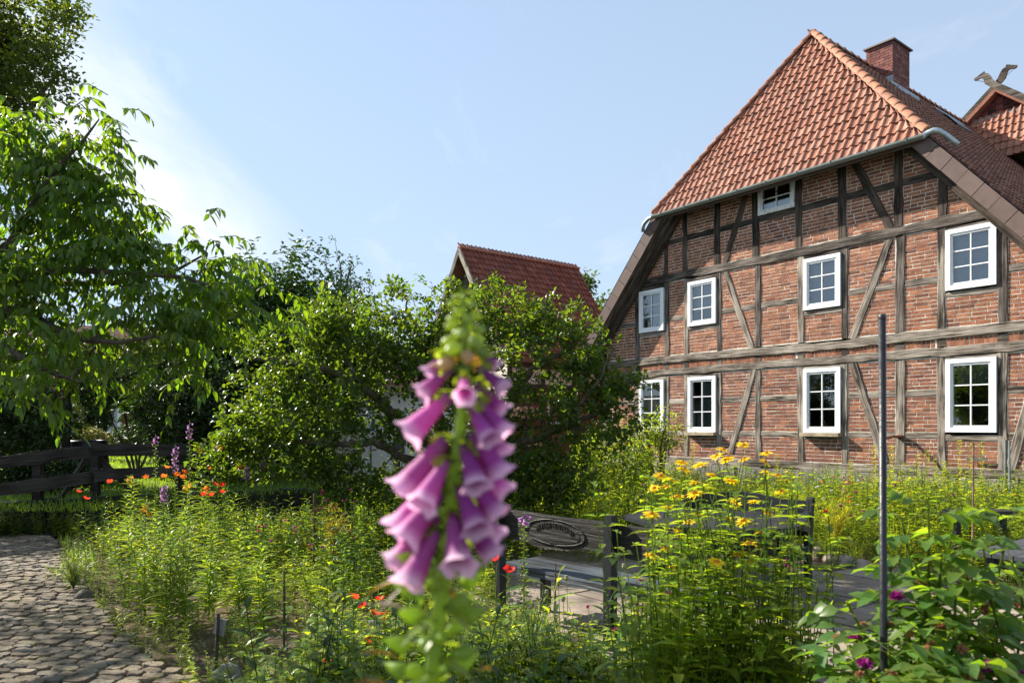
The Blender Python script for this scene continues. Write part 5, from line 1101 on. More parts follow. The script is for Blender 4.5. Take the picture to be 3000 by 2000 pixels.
def daisy(R, npet, col, ccol, cr=.3, droop=.15, wdt=.34):
    """flower head facing up, centre at the origin: petals and a domed centre"""
    gp = G(); a = np.arange(npet) * 2 * math.pi / npet + RNG.normal(0, .08, npet); D = np.stack([np.cos(a), np.sin(a), RNG.normal(.08, .12, npet)], -1)
    gp.leaves(D * R * .12, D, (0, 0, 1), R * RNG.uniform(.8, 1.0, npet), R * wdt, leafcol(npet, col, .12, .05), True, droop, .12)
    gc = G(); gc.lathe([(R * cr, -.02 * R), (R * cr, .1 * R), (R * cr * .75, .24 * R), (R * cr * .35, .31 * R), (0, .33 * R)], 9, ccol); return gp, gc
def poppy_g(R, col):
    g = G(); k = 20; prof = [(.02, 0), (.35, .06), (.75, .3), (1.0, .72)]; c0 = A3(col); an = np.arange(k) * 2 * math.pi / k
    def wob(r, z, an): w = 1 + .10 * np.sin(an * 4 + 1) + .05 * np.sin(an * 11); return r * w, z * (1 + .18 * np.sin(an * 4)) + .03 * np.sin(an * 13) * r
    g.lathe(A3(prof) * R, k, A3([c0 * .25, c0 * .8, c0, c0 * 1.1]), wob=wob); g.lathe(A3([(0, 0), (.16, .12), (.18, .3), (.1, .38), (0, .38)]) * R, 8, (.05, .07, .03)); return g
def pompon(R, col, n=34):
    g = G(); d = rdir(n); d[:, 2] = np.abs(d[:, 2]) * .8 + .05; d = nrm(d); g.leaves(d * R * .15, d, nrm(rdir(n) + A3((0, 0, 1))), R * RNG.uniform(.7, 1.05, n), R * .62, leafcol(n, col, .25, .05), True, .2, .25); return g
def bell(L, col, lip, k=16, lobes=5):
    """foxglove bell pointing along -z from its base at the origin"""
    prof = [(0.0, .0), (.10, -.01), (.12, -.10), (.13, -.28), (.165, -.50), (.205, -.72), (.22, -.84), (.275, -.95), (.335, -1.0)]; c = [A3(col) * .8, A3(col) * .85, A3(col) * .95, A3(col), A3(col), A3(col) * 1.05, A3(col) * .6 + A3(lip) * .4, lip, lip]
    def wob(r, z, an): w = np.linspace(0, 1, r.shape[0])[:, None] ** 4; return r * (1 + .10 * w * np.cos(an * lobes)), z - .07 * w * np.maximum(0, np.cos(an)) * L - .03 * w * np.cos(an * lobes) * L
    g = G(); g.lathe(A3(prof) * L, k, A3(c), wob=wob); return g

# ------------------------------------------------------------------ beds: uncountable green growth
def lean_proto(gen, n): return [gen().flat() for _ in range(n)]
P_MEADOW = lean_proto(lambda: clump(7, .62, .25, .13, 12, .085, .022, random.choice((GREEN, YG, YG, GG)), hi=False, r=.0025, lean=.08), 6) + lean_proto(lambda: clump(6, .5, .3, .12, 11, .095, .042, random.choice((GREEN, YG)), hi=False, r=.0025), 4) + lean_proto(lambda: grassy(30, .55, .07, YG, .005), 2) + lean_proto(lambda: feathery(7, .55, .16, (.17, .21, .04)), 2)
P_BED = lean_proto(lambda: clump(5, .5, .3, .13, 13, .13, .036, random.choice((GREEN, GREEN, YG)), r=.003), 5) + lean_proto(lambda: clump(6, .38, .35, .14, 10, .095, .055, random.choice((GREEN, YG)), r=.003, up=.3), 5) + lean_proto(lambda: grassy(26, .42, .07, GREEN, .009), 1) + lean_proto(lambda: feathery(9, .4, .18, (.12, .17, .05)), 1) + lean_proto(lambda: clump(8, .3, .3, .12, 14, .05, .016, YG, r=.002), 2)
P_LEAFY = lean_proto(lambda: clump(5, .85, .2, .16, 13, .13, .075, random.choice((GREEN, YG)), r=.004, up=.2, droop=.4), 4)
def plant_field(name, label, protos, pts, sc, tints=(.55, 1.4), mat=None):
    g = G(); n = len(pts); pick = RNG.integers(len(protos), size=n)
    for k in range(len(protos)):
        m = pick == k
        if m.any(): c_ = int(m.sum()); g.scatter(protos[k], A3(pts)[m], RNG.uniform(0, 6.28, c_), A3(sc)[m], RNG.uniform(*tints, (c_, 1)))
    o = g.build(name, mat or M_LEAF, None, True); return tag(o, label, 'plants', None, 'stuff')
def house_v(X, Y): return (X - HO[0]) * .79331 + (Y - HO[1]) * .60882
def edge_stone(Y): return np.interp(Y, [p[1] for p in EDG[::-1]], [p[0] for p in EDG[::-1]])
# meadow between patio and house
pts, sc = [], []
while len(pts) < 1600:
    Y = random.uniform(7.4, 19); X = random.uniform(.5, 13); v = house_v(X, Y)
    if v > -.35 or X / Y > .80: continue
    if random.random() > (10.5 / Y) ** 1.2: continue
    if Y < 9.75:
        if X < edge_stone(Y) + .12: continue
    elif X < 3.7 and Y < 9.9 + (3.7 - X) * .15: continue
    if X < 1.5 and Y < 12 and random.random() < .5: continue
    pts.append((X, Y, 0)); front = (Y < 9.75 and X < edge_stone(Y) + .6); sc.append(random.uniform(.75, 1.15) * (.6 if front else 1.0) * (1.15 if v > -2 else 1.0))
plant_field('meadow_plants', 'tangled sunny meadow growth in front of the brick house', P_MEADOW, pts, sc)
pts, sc = [], []
for _ in range(150):
    Y = random.uniform(8.5, 11.8); X = random.uniform(4.9, 8.6)
    if house_v(X, Y) > -.6: continue
    pts.append((X, Y, 0)); sc.append(random.uniform(.8, 1.25))
plant_field('leafy_bed', 'broad leaved light green plants in the right hand bed', P_LEAFY, pts, sc)
# herbs between apple tree and meadow
pts, sc = [], []
while len(pts) < 440:
    Y = random.uniform(8.2, 15); X = random.uniform(-2.2, 2.6)
    if Y < 8.9 and X > -.3: continue
    if abs(X + 1.04) < .3 and abs(Y - 10.6) < .3: continue
    pts.append((X, Y, 0)); sc.append(random.uniform(.9, 1.7))
plant_field('tall_herbs', 'tall yellow green herbs growing under and behind the apple tree', P_MEADOW + P_BED[:4], pts, sc)
# left bed
pts, sc = [], []
while len(pts) < 720:
    Y = random.uniform(4.2, 11.3); X = random.uniform(-7, .1)
    if X < edge_x(Y) + .06 or X > -.1 + max(0, (7.0 - Y)) * .12: continue
    ed = X - edge_x(Y); ix, iy = CXP + FP * X / Y, HYP + FP * EYE / Y
    if ((ix - 345) / 75) ** 2 + ((iy - 1775) / 55) ** 2 < 1 or ((ix - 800) / 90) ** 2 + ((iy - 1905) / 60) ** 2 < 1: continue
    if Y > 8 and random.random() < .35: continue
    pts.append((X, Y, 0)); sc.append(random.uniform(.5, 1.15) * (.36 + .66 * min(1, max(0, (Y - 6.2) / 2.2))) * (.65 if ed < .4 else 1))
plant_field('bed_herbs', 'mixed green herbs filling the left flower bed', P_BED, pts, sc)
# front bed below the bench
pts, sc = [], []
while len(pts) < 370:
    Y = random.uniform(3.1, 5.3); X = random.uniform(-1.3, 1.5)
    if ((X - .55) / .5) ** 2 + ((Y - 4.8) / .45) ** 2 < 1 or (X > .9 and Y > 4.3): continue
    ix, iy = CXP + FP * X / Y, HYP + FP * EYE / Y
    pts.append((X, Y, 0)); sc.append(random.uniform(.6, 1.15) * (1.25 if Y < 4.2 else .9))
plant_field('front_herbs', 'dense green herbs in the front bed before the carved bench', P_BED, pts, sc)
P_BROAD = lean_proto(lambda: clump(4, .5, .25, .12, 9, .17, .075, random.choice((GREEN, YG, DG)), r=.004, up=.25, droop=.45), 4)
pts, sc = [], []
while len(pts) < 150:
    if len(pts) < 95:
        Y = random.uniform(4.6, 9.5); X = random.uniform(-6, 0)
        if X < edge_x(Y) + .25: continue
        ix, iy = CXP + FP * X / Y, HYP + FP * EYE / Y
        if ((ix - 345) / 75) ** 2 + ((iy - 1775) / 55) ** 2 < 1 or ((ix - 800) / 90) ** 2 + ((iy - 1905) / 60) ** 2 < 1: continue
        k_ = .45 + .4 * min(1, max(0, (Y - 6) / 2.5))
    else:
        Y = random.uniform(3.2, 4.6); X = random.uniform(-1.2, 1.0); k_ = .75
    pts.append((X, Y, 0)); sc.append(random.uniform(.7, 1.25) * k_)
plant_field('broad_leaved_herbs', 'broad leaved herbs mixed through the left and front beds', P_BROAD, pts, sc)
pts = [(X, lwall(X) - random.uniform(.15, .6), 0) for X in RNG.uniform(-8.6, -4.2, 70)]
plant_field('wall_foot_herbs', 'herbs tinted dark for shade along the foot of the low mossy wall', P_BED[:10], pts, RNG.uniform(.5, .95, 70), (.4, .8))  # low tints put the shade by the wall into the leaf colour
# low creeping plants along patio and path edges
pts, sc = [], []
for _ in range(110):
    if random.random() < .5: Y = random.uniform(4.3, 9.5); X = float(edge_x(Y)) + random.uniform(-.04, .25)
    else: Y = random.uniform(7.5, 9.7); X = float(edge_stone(Y)) + random.uniform(-.15, .25)
    pts.append((X, Y, 0)); sc.append(random.uniform(.25, .55))
plant_field('edging_plants', 'small creeping plants along the path and patio edges', P_BED, pts, sc)

pts, sc = [], []
for _ in range(70): Y = random.uniform(4.5, 9.5); X = float(edge_x(Y)) - abs(random.gauss(0, .7)); pts.append((X, Y, .015)); sc.append(random.uniform(.05, .13))
plant_field('path_weeds', 'tiny weeds sprouting in the joints of the cobbled path', P_BED[5:11], pts, sc)
# ------------------------------------------------------------------ single plants
def stem_to(g, p, base, r, col, sag=.06, n=6):
    p, b = A3(p), A3(base); ts = np.linspace(0, 1, n)[:, None]; m = (p + b) / 2 + RNG.normal(0, sag, 3) * A3((1, 1, 0)); P = (1 - ts) ** 2 * b + 2 * (1 - ts) * ts * m + ts ** 2 * p; g.tube(P, np.linspace(r, r * .7, n), 5, col, cap=False); return P
# yellow oxeye
HB = A3((.92, 3.05, 0)); hel = thing('yellow_oxeye', 'tall bushy plant covered in yellow daisy flowers beside the bench', 'plant', HB)
FL = [(2178, 1303), (2245, 1328), (2180, 1346), (2118, 1318), (2100, 1335), (2240, 1352), (1998, 1355), (2002, 1374), (2050, 1362), (2085, 1392), (1935, 1393), (1967, 1405), (1950, 1426), (1916, 1430), (2032, 1413), (2036, 1445), (1985, 1456), (2076, 1424), (2142, 1408), (2150, 1466), (2158, 1480), (1952, 1486), (1908, 1505), (2046, 1510), (2066, 1506), (2126, 1520), (2178, 1526), (2020, 1528), (2196, 1592), (1950, 1608), (1908, 1626), (2198, 1643), (2126, 1680), (2288, 1440), (2276, 1392), (2246, 1384), (2210, 1470), (2130, 1345), (2040, 1600), (2100, 1645), (1990, 1560), (2232, 1560), (2082, 1578), (2165, 1622), (2252, 1502), (1968, 1664)]
gs, gl = G(), G(); heads = [daisy(.036, 13, (.90, .64, .02), (.55, .28, .02), wdt=.42) for _ in range(4)]; hm = [(a.mesh('flower', M_YEL, True), b.mesh('flower_centre', M_PETAL, True)) for a, b in heads]
def opp_leaves(g, P, L, W, col, f0=.25, f1=.95, n=9):
    ts = np.linspace(0, 1, len(P))
    for i, f in enumerate(np.linspace(f0, f1, n)):
        q = A3([np.interp(f, ts, P[:, j]) for j in range(3)]); a = i * math.pi / 2 + RNG.uniform(-.4, .4)
        for s in (0, math.pi):
            l_ = L * RNG.uniform(.75, 1.2) * (1.1 - .55 * f); g.leaves(q, A3([[math.cos(a + s), math.sin(a + s), RNG.uniform(.1, .6)]]), (0, 0, 1), l_, l_ * W / L, leafcol(1, col), True, .4, .2)
for i, (x, y) in enumerate(FL):
    p = at(x, y, random.uniform(2.75, 3.35)); b = HB + A3((random.uniform(-.28, .3), random.uniform(-.25, .25), 0)); P = stem_to(gs, p - A3((0, 0, .012)), b, .0032, (.10, .15, .03), .04); opp_leaves(gl, P, .10, .046, (.14, .21, .03), .2, .95, 11)
    k = random.randrange(4); o = mk('flower', hm[k][0], hel); sz = random.uniform(.85, 1.12); o.location = p - HB; o.scale = (sz,) * 3; o.rotation_euler = (random.uniform(-.2, .55), random.uniform(-.45, .45), random.uniform(0, 6.28)); mk('flower_centre', hm[k][1], o)
for i in range(165):
    a = random.uniform(0, 6.28); r_ = random.uniform(.05, .5); h = random.uniform(.5, 1.46); b = HB + A3((random.uniform(-.40, .30), random.uniform(-.3, .3), 0)); p = b + A3((math.cos(a) * r_ * .45, math.sin(a) * r_ * .45, h)); P = stem_to(gs, p, b, .003, (.10, .15, .03), .04); opp_leaves(gl, P, .12, .055, (.15, .22, .03) if h > .75 else (.13, .20, .03), .2, 1.0, 10)
for gg in (gs, gl): gg.V = [v - HB for v in gg.V]
gs.build('stems', M_LEAFB, hel, True); gl.build('leaves', M_LEAFB, hel, True)
# rose bush at the lower right
RB = A3((1.42, 2.25, 0)); rose = thing('rose_bush', 'rose bush with purple and withered brown flowers at the lower right', 'shrub', RB)
gs, gl = G(), G()
tops = [at(x, y, Y) for x, y, Y in ((2640, 1510, 2.15), (2720, 1475, 2.1), (2800, 1520, 2.1), (2870, 1500, 2.15), (2955, 1540, 2.2), (2500, 1800, 2.15), (2480, 1760, 2.15), (2680, 1640, 2.1), (2760, 1640, 2.0), (2850, 1650, 2.05), (2960, 1640, 2.1), (2490, 1900, 2.1), (2510, 1850, 2.1), (2660, 1800, 2.05), (2700, 1730, 2.05), (2800, 1740, 2.0), (2900, 1740, 2.0), (2990, 1740, 2.1), (2530, 1940, 1.95), (2600, 1910, 1.9), (2700, 1850, 1.95), (2800, 1850, 1.9), (2900, 1860, 1.95), (2990, 1850, 2.0), (2560, 1990, 1.85), (2660, 1960, 1.85), (2760, 1950, 1.85), (2860, 1950, 1.85), (2960, 1960, 1.9), (2500, 1990, 1.95), (2830, 1800, 2.2), (2930, 1800, 2.3), (2680, 1900, 2.2), (2750, 1780, 2.3))]
def rose_leaf(g, p, d, L, col):
    """five toothed round leaflets on one stalk"""
    d = nrm(A3(d)); sd = nrm(np.cross(d, (0, 0, 1)) + 1e-6); e = p + d * L * 1.9 + A3((0, 0, -.25 * L)); g.tube([p, p + d * L, e], .0016, 3, (.12, .15, .04), cap=False)
    pts_ = [p + d * L * .95, p + d * L * .95, p + d * L * 1.6, p + d * L * 1.6, e]; dr = [sd * .9 + d * .4, -sd * .9 + d * .4, sd * .8 + d * .6, -sd * .8 + d * .6, d]; n = 5
    g.leaves(pts_, A3(dr) + A3((0, 0, -.2)) + RNG.normal(0, .15, (5, 3)), A3((0, 0, 1)) + RNG.normal(0, .25, 3), L * RNG.uniform(.85, 1.2, n), L * .68, leafcol(n, col), True, .3, .16)
for t_ in tops:
    b = RB + A3((random.uniform(-.25, .35), random.uniform(-.2, .3), 0)); P = stem_to(gs, t_, b, .005, (.09, .13, .035), .06, 8)
    for f in np.linspace(.5, 1, 9):
        q = A3([np.interp(f, np.linspace(0, 1, 8), P[:, j]) for j in range(3)]); a = random.uniform(0, 6.28); rose_leaf(gl, q, (math.cos(a), math.sin(a), random.uniform(0, .5)), random.uniform(.048, .066), (.10, .175, .035))
for i in range(330):
    t_ = tops[random.randrange(len(tops))]; q = t_ * random.uniform(.55, .98) + RB * 0 ; q = RB + (t_ - RB) * random.uniform(.45, .95) + RNG.normal(0, .06, 3); a = random.uniform(0, 6.28); rose_leaf(gl, q, (math.cos(a), math.sin(a), random.uniform(-.1, .5)), random.uniform(.048, .068), (.085, .155, .032))
for gg in (gs, gl): gg.V = [v - RB for v in gg.V]
gs.build('stems', M_LEAF, rose, True); gl.build('leaves', M_LEAF, rose, True)
pm = [pompon(.024, (.23, .018, .16), 40).mesh('flower', M_PETAL, True) for _ in range(2)]; wm = [pompon(.017, (.30, .15, .075), 26).mesh('withered_flower', M_PETAL, True) for _ in range(3)]
for x, y, Y in ((2625, 1750, 2.05), (2500, 1877, 2.0), (2533, 1950, 1.9), (2900, 1955, 1.85), (2990, 1985, 1.85), (2755, 1745, 2.15), (2860, 1750, 2.15)):
    o = mk('flower', random.choice(pm), rose); o.location = at(x, y, Y) - RB; o.rotation_euler = (random.uniform(0, .8), random.uniform(-.5, .5), random.uniform(0, 6)); o.scale = (random.uniform(.8, 1.05),) * 3
for x, y, Y in ((2530, 1830, 2.0), (2455, 1868, 2.1), (2660, 1852, 1.95), (2605, 1835, 2.0), (2730, 1895, 1.9), (2790, 1830, 1.95), (2790, 1735, 2.1), (2905, 1700, 2.1), (2980, 1775, 2.0), (2835, 1980, 1.85), (2612, 1972, 1.85), (2890, 1785, 2.0), (2395, 1920, 2.1), (2520, 1975, 1.88), (2870, 1985, 1.84), (2700, 1710, 2.1), (2815, 1900, 1.9), (2760, 1840, 1.95)):
    o = mk('withered_flower', random.choice(wm), rose); o.location = at(x, y, Y) - RB; o.rotation_euler = (random.uniform(0, 2), random.uniform(-.8, .8), random.uniform(0, 6)); o.scale = (random.uniform(.7, 1.2),) * 3
# large mallow leaves at the very front
gl = G(); lv = thing('broad_leaf_plant', 'broad lobed leaf plant at the foot of the rose bush', 'plant', (gx(2750, 1.75), 1.75, 0)); lo_ = A3(lv.location)
for x, y, Y in ((2720, 1985, 1.75), (2640, 1995, 1.78), (2790, 2000, 1.72), (2840, 2010, 1.74)):
    p = at(x, y, Y) - lo_; gl.tube([(random.uniform(-.05, .05), 0, 0), p], .0025, 4, (.1, .15, .04), cap=False)
    for a in np.linspace(-1.9, 1.9, 5): gl.leaves(p, A3([[math.sin(a), -.5 * math.cos(a) + .2, .1]]), (0, 0, 1), .055, .05, leafcol(1, (.12, .19, .035)), True, .2, .1)
gl.build('leaves', M_LEAF, lv, True)
# the foxglove in front of the lens
FX = 0.60; fb = A3((-.11, FX - .02, 0)); fox = thing('foxglove', 'tall pink purple foxglove spike close to the camera', 'flower', fb)
top = at(1352, 845, FX); spine_px = [(1352, 845), (1358, 900), (1362, 980), (1360, 1080), (1352, 1200), (1340, 1320), (1326, 1440), (1312, 1560), (1300, 1700), (1280, 1850), (1262, 2000)]
sp = [at(x, y, FX) for x, y in spine_px]; sp_full = sp + [at(1225, 2400, FX), at(1190, 3200, FX - .01), fb + A3((0.0, 0, .3)), fb]
gs = G(); gs.tube(A3(sp_full) - fb, [.0016, .0022, .003, .0036, .0042, .0046, .005, .0054, .0058, .006, .0062, .0066, .007, .008, .009], 8, (.15, .22, .06)); gs.build('stem', M_LEAF, fox, True)
def spine(y): ys_ = [p[1] for p in spine_px]; return at(float(np.interp(y, ys_, [p[0] for p in spine_px])), y, FX)
def aim(d, roll=0.0):
    return (-Vector(d)).to_track_quat('Z', 'Y').to_matrix().to_4x4() @ Matrix.Rotation(roll, 4, 'Z')
# (base y, side angle in degrees: 0 right, 180 left, 90 away, 270 to camera), length
BL = [(1040, 178, .023), (1032, 8, .022), (1082, 190, .030), (1076, -10, .031), (1105, 275, .026), (1122, 14, .036), (1158, 182, .043), (1170, -6, .041), (1195, 318, .037), (1228, 12, .043), (1285, 180, .052), (1270, -14, .046), (1305, 300, .044), (1335, 8, .047), (1350, 228, .040), (1395, 180, .050), (1388, -16, .047), (1425, 305, .046), (1440, 205, .046), (1468, 10, .044), (1505, 182, .049), (1500, 285, .044), (1520, -8, .042), (1555, 222, .045)]
PK, LP = (.50, .11, .38), (.84, .58, .76)
for i, (y, ang, L) in enumerate(BL):
    a = math.radians(ang); q = spine(y); out = A3((math.cos(a), math.sin(a), 0)); f = min(1, (y - 1000) / 300); d = nrm(out * .60 + A3((0, 0, -.42 - .36 * f + random.uniform(-.1, .1)))); p = q + out * .011 + A3((0, 0, .0))
    gb_ = bell(L * (.9 if math.cos(a) > .5 else 1.06), (A3((.33, .06, .30)) if math.cos(a) > .5 else A3(PK)) * random.uniform(.7, 1.2), A3(LP) * random.uniform(.8, 1.1)); o = gb_.build('bell', M_PETAL, fox, True); o.matrix_local = Matrix.Translation(Vector(p - fb)) @ aim(d, random.uniform(0, 6))  # bells on the right get deeper purple, their shading put into the colour
    gc = G(); gc.tube([(0, 0, 0), (-d * .004) * 0 + A3((0, 0, 0)) + (q - p)], [.0018, .0018], 5, (.15, .22, .06), cap=False)
    for k in range(5): aa = k * 1.257 + i; e1 = nrm(np.cross(d, (0, 0, 1)) + 1e-6); e2 = np.cross(d, e1); gc.leaves(A3((0, 0, 0)), [d * .8 + (e1 * math.cos(aa) + e2 * math.sin(aa)) * .8], out, .014, .008, (.20, .27, .07), True, -.2, .2)
    gc.leaves(q - p, [out + A3((0, 0, .5))], (0, 0, 1), .028, .009, (.15, .22, .05), True, .4, .2)
    oc_ = gc.build('calyx', M_LEAF, fox, True); oc_.location = p - fb
gb_ = G()
for i in range(26):                                    # closed buds above
    y = 860 + i * 7.4; a = i * 2.4; q = spine(y) - fb; s_ = .35 + .65 * i / 26; out = A3((math.cos(a), math.sin(a), .25 - .5 * s_)); Mx = Matrix.Translation(Vector(q + out * .004 * (1 + s_))) @ aim(nrm(out + A3((0, 0, -.4 * s_)))) @ Matrix.Scale(s_, 4)
    gb_.lathe([(0, 0), (.0045, -.002), (.006, -.008), (.005, -.014), (0, -.018)], 7, (.22, .29, .10) if i < 22 else (.34, .26, .20), M=Mx); gb_.leaves(q, [out + A3((0, 0, .3))], (0, 0, 1), .014 * s_ + .005, .005, (.14, .21, .05), True, .3, .2)
gb_.build('buds', M_LEAF, fox, True)
gc = G()
for i in range(44):                                    # seed capsules and bracts below
    y = 1590 + i * 19; a = i * 2.4 + .3; q = (spine(y) if y < 2000 else A3((np.interp(y, [2000, 2400], [spine(2000)[0], sp_full[11][0]]), FX, EYE - (y - HYP) / FP * FX))) - fb; out = A3((math.cos(a), math.sin(a), .35)); b = q + out * .019; gc.tube([q, b], .0015, 4, (.15, .22, .05), cap=False)
    gc.lathe([(0, 0), (.0052, -.002), (.0072, -.009), (.0048, -.016), (.0012, -.022), (0, -.026)], 7, (.17, .25, .05), M=Matrix.Translation(Vector(b)) @ aim(nrm(out)))
    for k in range(3): gc.leaves(b, [out * .5 + rdir(1)[0]], (0, 0, 1), .014, .007, leafcol(1, (.17, .25, .05))[0], True, .2, .2)
    if i % 2 == 0: gc.leaves(q, [out * A3((1, 1, .3))], (0, 0, 1), .034 + .02 * i / 74, .013, (.15, .22, .05), True, .45, .2)
gc.build('seed_capsules', M_LEAF, fox, True)
gc = G()
for x0, y0, x1, y1 in ((1190, 1710, 1090, 1790), (1180, 1700, 1065, 1712), (1200, 1790, 1080, 1740), (1330, 1770, 1320, 1690), (1400, 1800, 1470, 1745), (1180, 1930, 1060, 1880), (1400, 1970, 1440, 1930), (1150, 2010, 1040, 1975)):
    p, q = at(x0, y0, FX), at(x1, y1, FX + random.uniform(-.04, .05)); gc.leaves(p - fb, [q - p], (0, -.3, 1), np.linalg.norm(q - p), .005, (.17, .11, .06), True, .2, .3)
gc.build('dry_leaves', M_LEAF, fox, True)
gl = G()
for i in range(16): a = i * 2.4; gl.leaves(A3((0, 0, .02 + .03 * i)), [(math.cos(a), math.sin(a), .45)], (0, 0, 1), .24 - .008 * i, .08, leafcol(1, (.09, .14, .035))[0], True, .5, .2)
gl.build('base_leaves', M_LEAF, fox, True)
# foxgloves further back in the left bed
def far_foxglove(x, y, Y, nb_, label, lean=0.0, col=(.36, .16, .42)):
    p = at(x, y, Y); b = A3((p[0] - lean, Y, 0)); t = thing('foxglove', label, 'flower', b, 0, 'purple foxgloves in the left bed'); gs = G(); P = A3([(0, 0, 0), (lean * .3, 0, p[2] * .5), (lean, 0, p[2])]); gs.tube(P, [.008, .006, .003], 5, (.12, .17, .05), cap=False); gl = G(); gbb = G()
    for i in range(46):
        z = p[2] * (.45 + .5 * i / 46); a = i * 2.4; q = A3((lean * z / p[2], 0, z)); gs.lathe([(0, 0), (.006, -.003), (.008, -.012), (0, -.025)], 6, (.15, .2, .06), M=Matrix.Translation(Vector(q + A3((math.cos(a) * .018, math.sin(a) * .018, 0)))) @ aim((math.cos(a), math.sin(a), .3)))
        gs.leaves(q, [(math.cos(a), math.sin(a), .3)], (0, 0, 1), .035, .012, (.12, .18, .05), False)
    for i in range(nb_):
        z = p[2] * (1 - .014 * (i + 1)); a = i * 2.4; V, T, Q, c = bell(.045, A3(col) * random.uniform(.85, 1.2), A3(col) * 1.3 + .1, 8).flat(); M_ = A3(Matrix.Translation(Vector((lean, 0, z))) @ aim(nrm(A3((math.cos(a), math.sin(a), -.6))))); gbb.add(V @ M_[:3, :3].T + M_[:3, 3], T, Q, c)
    for i in range(14): a = i * 2.4; gl.leaves(A3((0, 0, .03 + .045 * i)), [(math.cos(a), math.sin(a), .35)], (0, 0, 1), .2 - .006 * i, .07, leafcol(1, (.09, .15, .035))[0], True, .4)
    gs.build('stem', M_LEAF, t, True); gbb.build('bells', M_PETAL, t, True); gl.build('leaves', M_LEAF, t, True)
for a in ((555, 1232, 9.3, 9, 'tallest purple foxglove in front of the dark bushes'), (455, 1272, 9.6, 5, 'slender foxglove with few pink bells before the fence rail'), (513, 1302, 9.0, 16, 'violet foxglove crossing the fence end'), (770, 1336, 9.2, 8, 'pale pink foxglove beside the left apple branches'), (722, 1362, 9.0, 9, 'short pale purple foxglove between the yellow spikes'), (480, 1418, 8.6, 14, 'low deep purple foxglove among the red poppies'), (1535, 1500, 4.9, 4, 'faded reddish foxglove spike in front of the carved bench')): far_foxglove(*a)
# evening primroses
EP = [(425, 1478, 6.2), (462, 1500, 6.45), (540, 1532, 6.0), (612, 1518, 6.35), (548, 1412, 7.7), (650, 1302, 9.0), (772, 1590, 5.6), (700, 1545, 6.5), (480, 1570, 5.85), (375, 1530, 6.6), (595, 1300, 9.2), (385, 1395, 8.9)]
EPL = ['evening primrose nearest the path with fading orange blooms', 'narrow leaved evening primrose just behind the path side one', 'tall leafy evening primrose stem in the middle of the bed', 'slim evening primrose with a bright pointed top', 'evening primrose with long seed pods below the red poppies', 'evening primrose with yellow blooms before the dark bush', 'short bright evening primrose near the soil patch', 'evening primrose between the magenta pinks and soil', 'low evening primrose at the front of the leafy group', 'shaded evening primrose beside the path bend', 'evening primrose beside the tallest foxglove', 'thin evening primrose under the fence post with orange top']
for i, ((x, y, Y), lb) in enumerate(zip(EP, EPL)):
    p = at(x, y, Y); t = thing('evening_primrose', lb, 'plant', (p[0], Y, 0), random.uniform(0, 6), 'evening primroses in the left bed'); gs, P = proto_stem(p[2], 60, .21, .046, (.17, .24, .045), lean=.03, r=.006, taper=.5, up=.3, droop=.4, start=.06); gs.build('stem_and_leaves', M_LEAF, t, True)
    for s_ in range(3): g2, _ = proto_stem(p[2] * random.uniform(.55, .8), 34, .16, .042, (.15, .22, .045), lean=.14, r=.004); V, T, Q, c = g2.flat(); g3 = G(); g3.add(V, T, Q, c); g3.build('side_shoot', M_LEAF, t, True)
    if i in (0, 4, 5, 10, 11):
        for k in range(4): g3 = poppy_g(.022, (.55, .30, .03)); o = g3.build('flower', M_PETAL, t, True); a = k * 1.7; o.location = P[-1] + A3((math.cos(a) * .035, math.sin(a) * .035, -.03 - .02 * k)); o.rotation_euler = (random.uniform(-1.3, 1.3), random.uniform(-1.3, 1.3), 0)
        g3 = G()
        for k in range(16): a = k * 2.4; g3.leaves(P[-1] - A3((0, 0, .008 * k)), [(math.cos(a), math.sin(a), .5)], (0, 0, 1), .055, .006, (.2, .24, .09), False, .1)
        g3.build('seed_pods', M_LEAF, t, True)
# poppies, lilies, pinks, meadow flowers: one thing each, sharing meshes
def flower_kind(name, heads, cat, leaf=None): return name, heads, cat
pop_m = [poppy_g(.034, c).mesh('petals', M_PETAL, True) for c in ((.62, .045, .02), (.66, .08, .025), (.58, .03, .02))]; pop_o = [poppy_g(.03, c).mesh('petals', M_PETAL, True) for c in ((.62, .16, .015), (.66, .20, .02))]
dia_m = [pompon(.019, c, 18).mesh('petals', M_PETAL, True) for c in ((.38, .02, .22), (.44, .03, .26), (.30, .012, .15))]; dark_m = [pompon(.019, c, 18).mesh('petals', M_PETAL, True) for c in ((.12, .012, .05), (.16, .015, .07))]
yel_m = [daisy(.018, 9, (.75, .52, .02), (.4, .2, .02))[0].mesh('petals', M_YEL, True)]; whi_m = [daisy(.02, 8, (.62, .6, .66), (.5, .4, .1))[0].mesh('petals', M_PETAL, True)]; blu_m = [daisy(.019, 9, (.26, .27, .6), (.2, .2, .3))[0].mesh('petals', M_PETAL, True)]; pink_m = [pompon(.028, (.52, .05, .30), 34).mesh('petals', M_PETAL, True)]
stm = {}
def stem_mesh(h):
    k = round(h * 10)
    if k not in stm:
        g = G(); g.tube([(0, 0, 0), (.012, 0, h * .5), (0, 0, h)], [.0028, .0024, .0018], 4, (.11, .16, .05), cap=False); n = 8; f = np.linspace(.1, .7, n); a = np.arange(n) * 2.4; g.leaves(np.stack([0 * f, 0 * f, f * h], -1), np.stack([np.cos(a), np.sin(a), np.full(n, .8)], -1), (0, 0, 1), .08, .012, (.10, .16, .04), False, .4); stm[k] = g.mesh('stem', M_LEAF, True)
    return stm[k], h / max(.05, h)
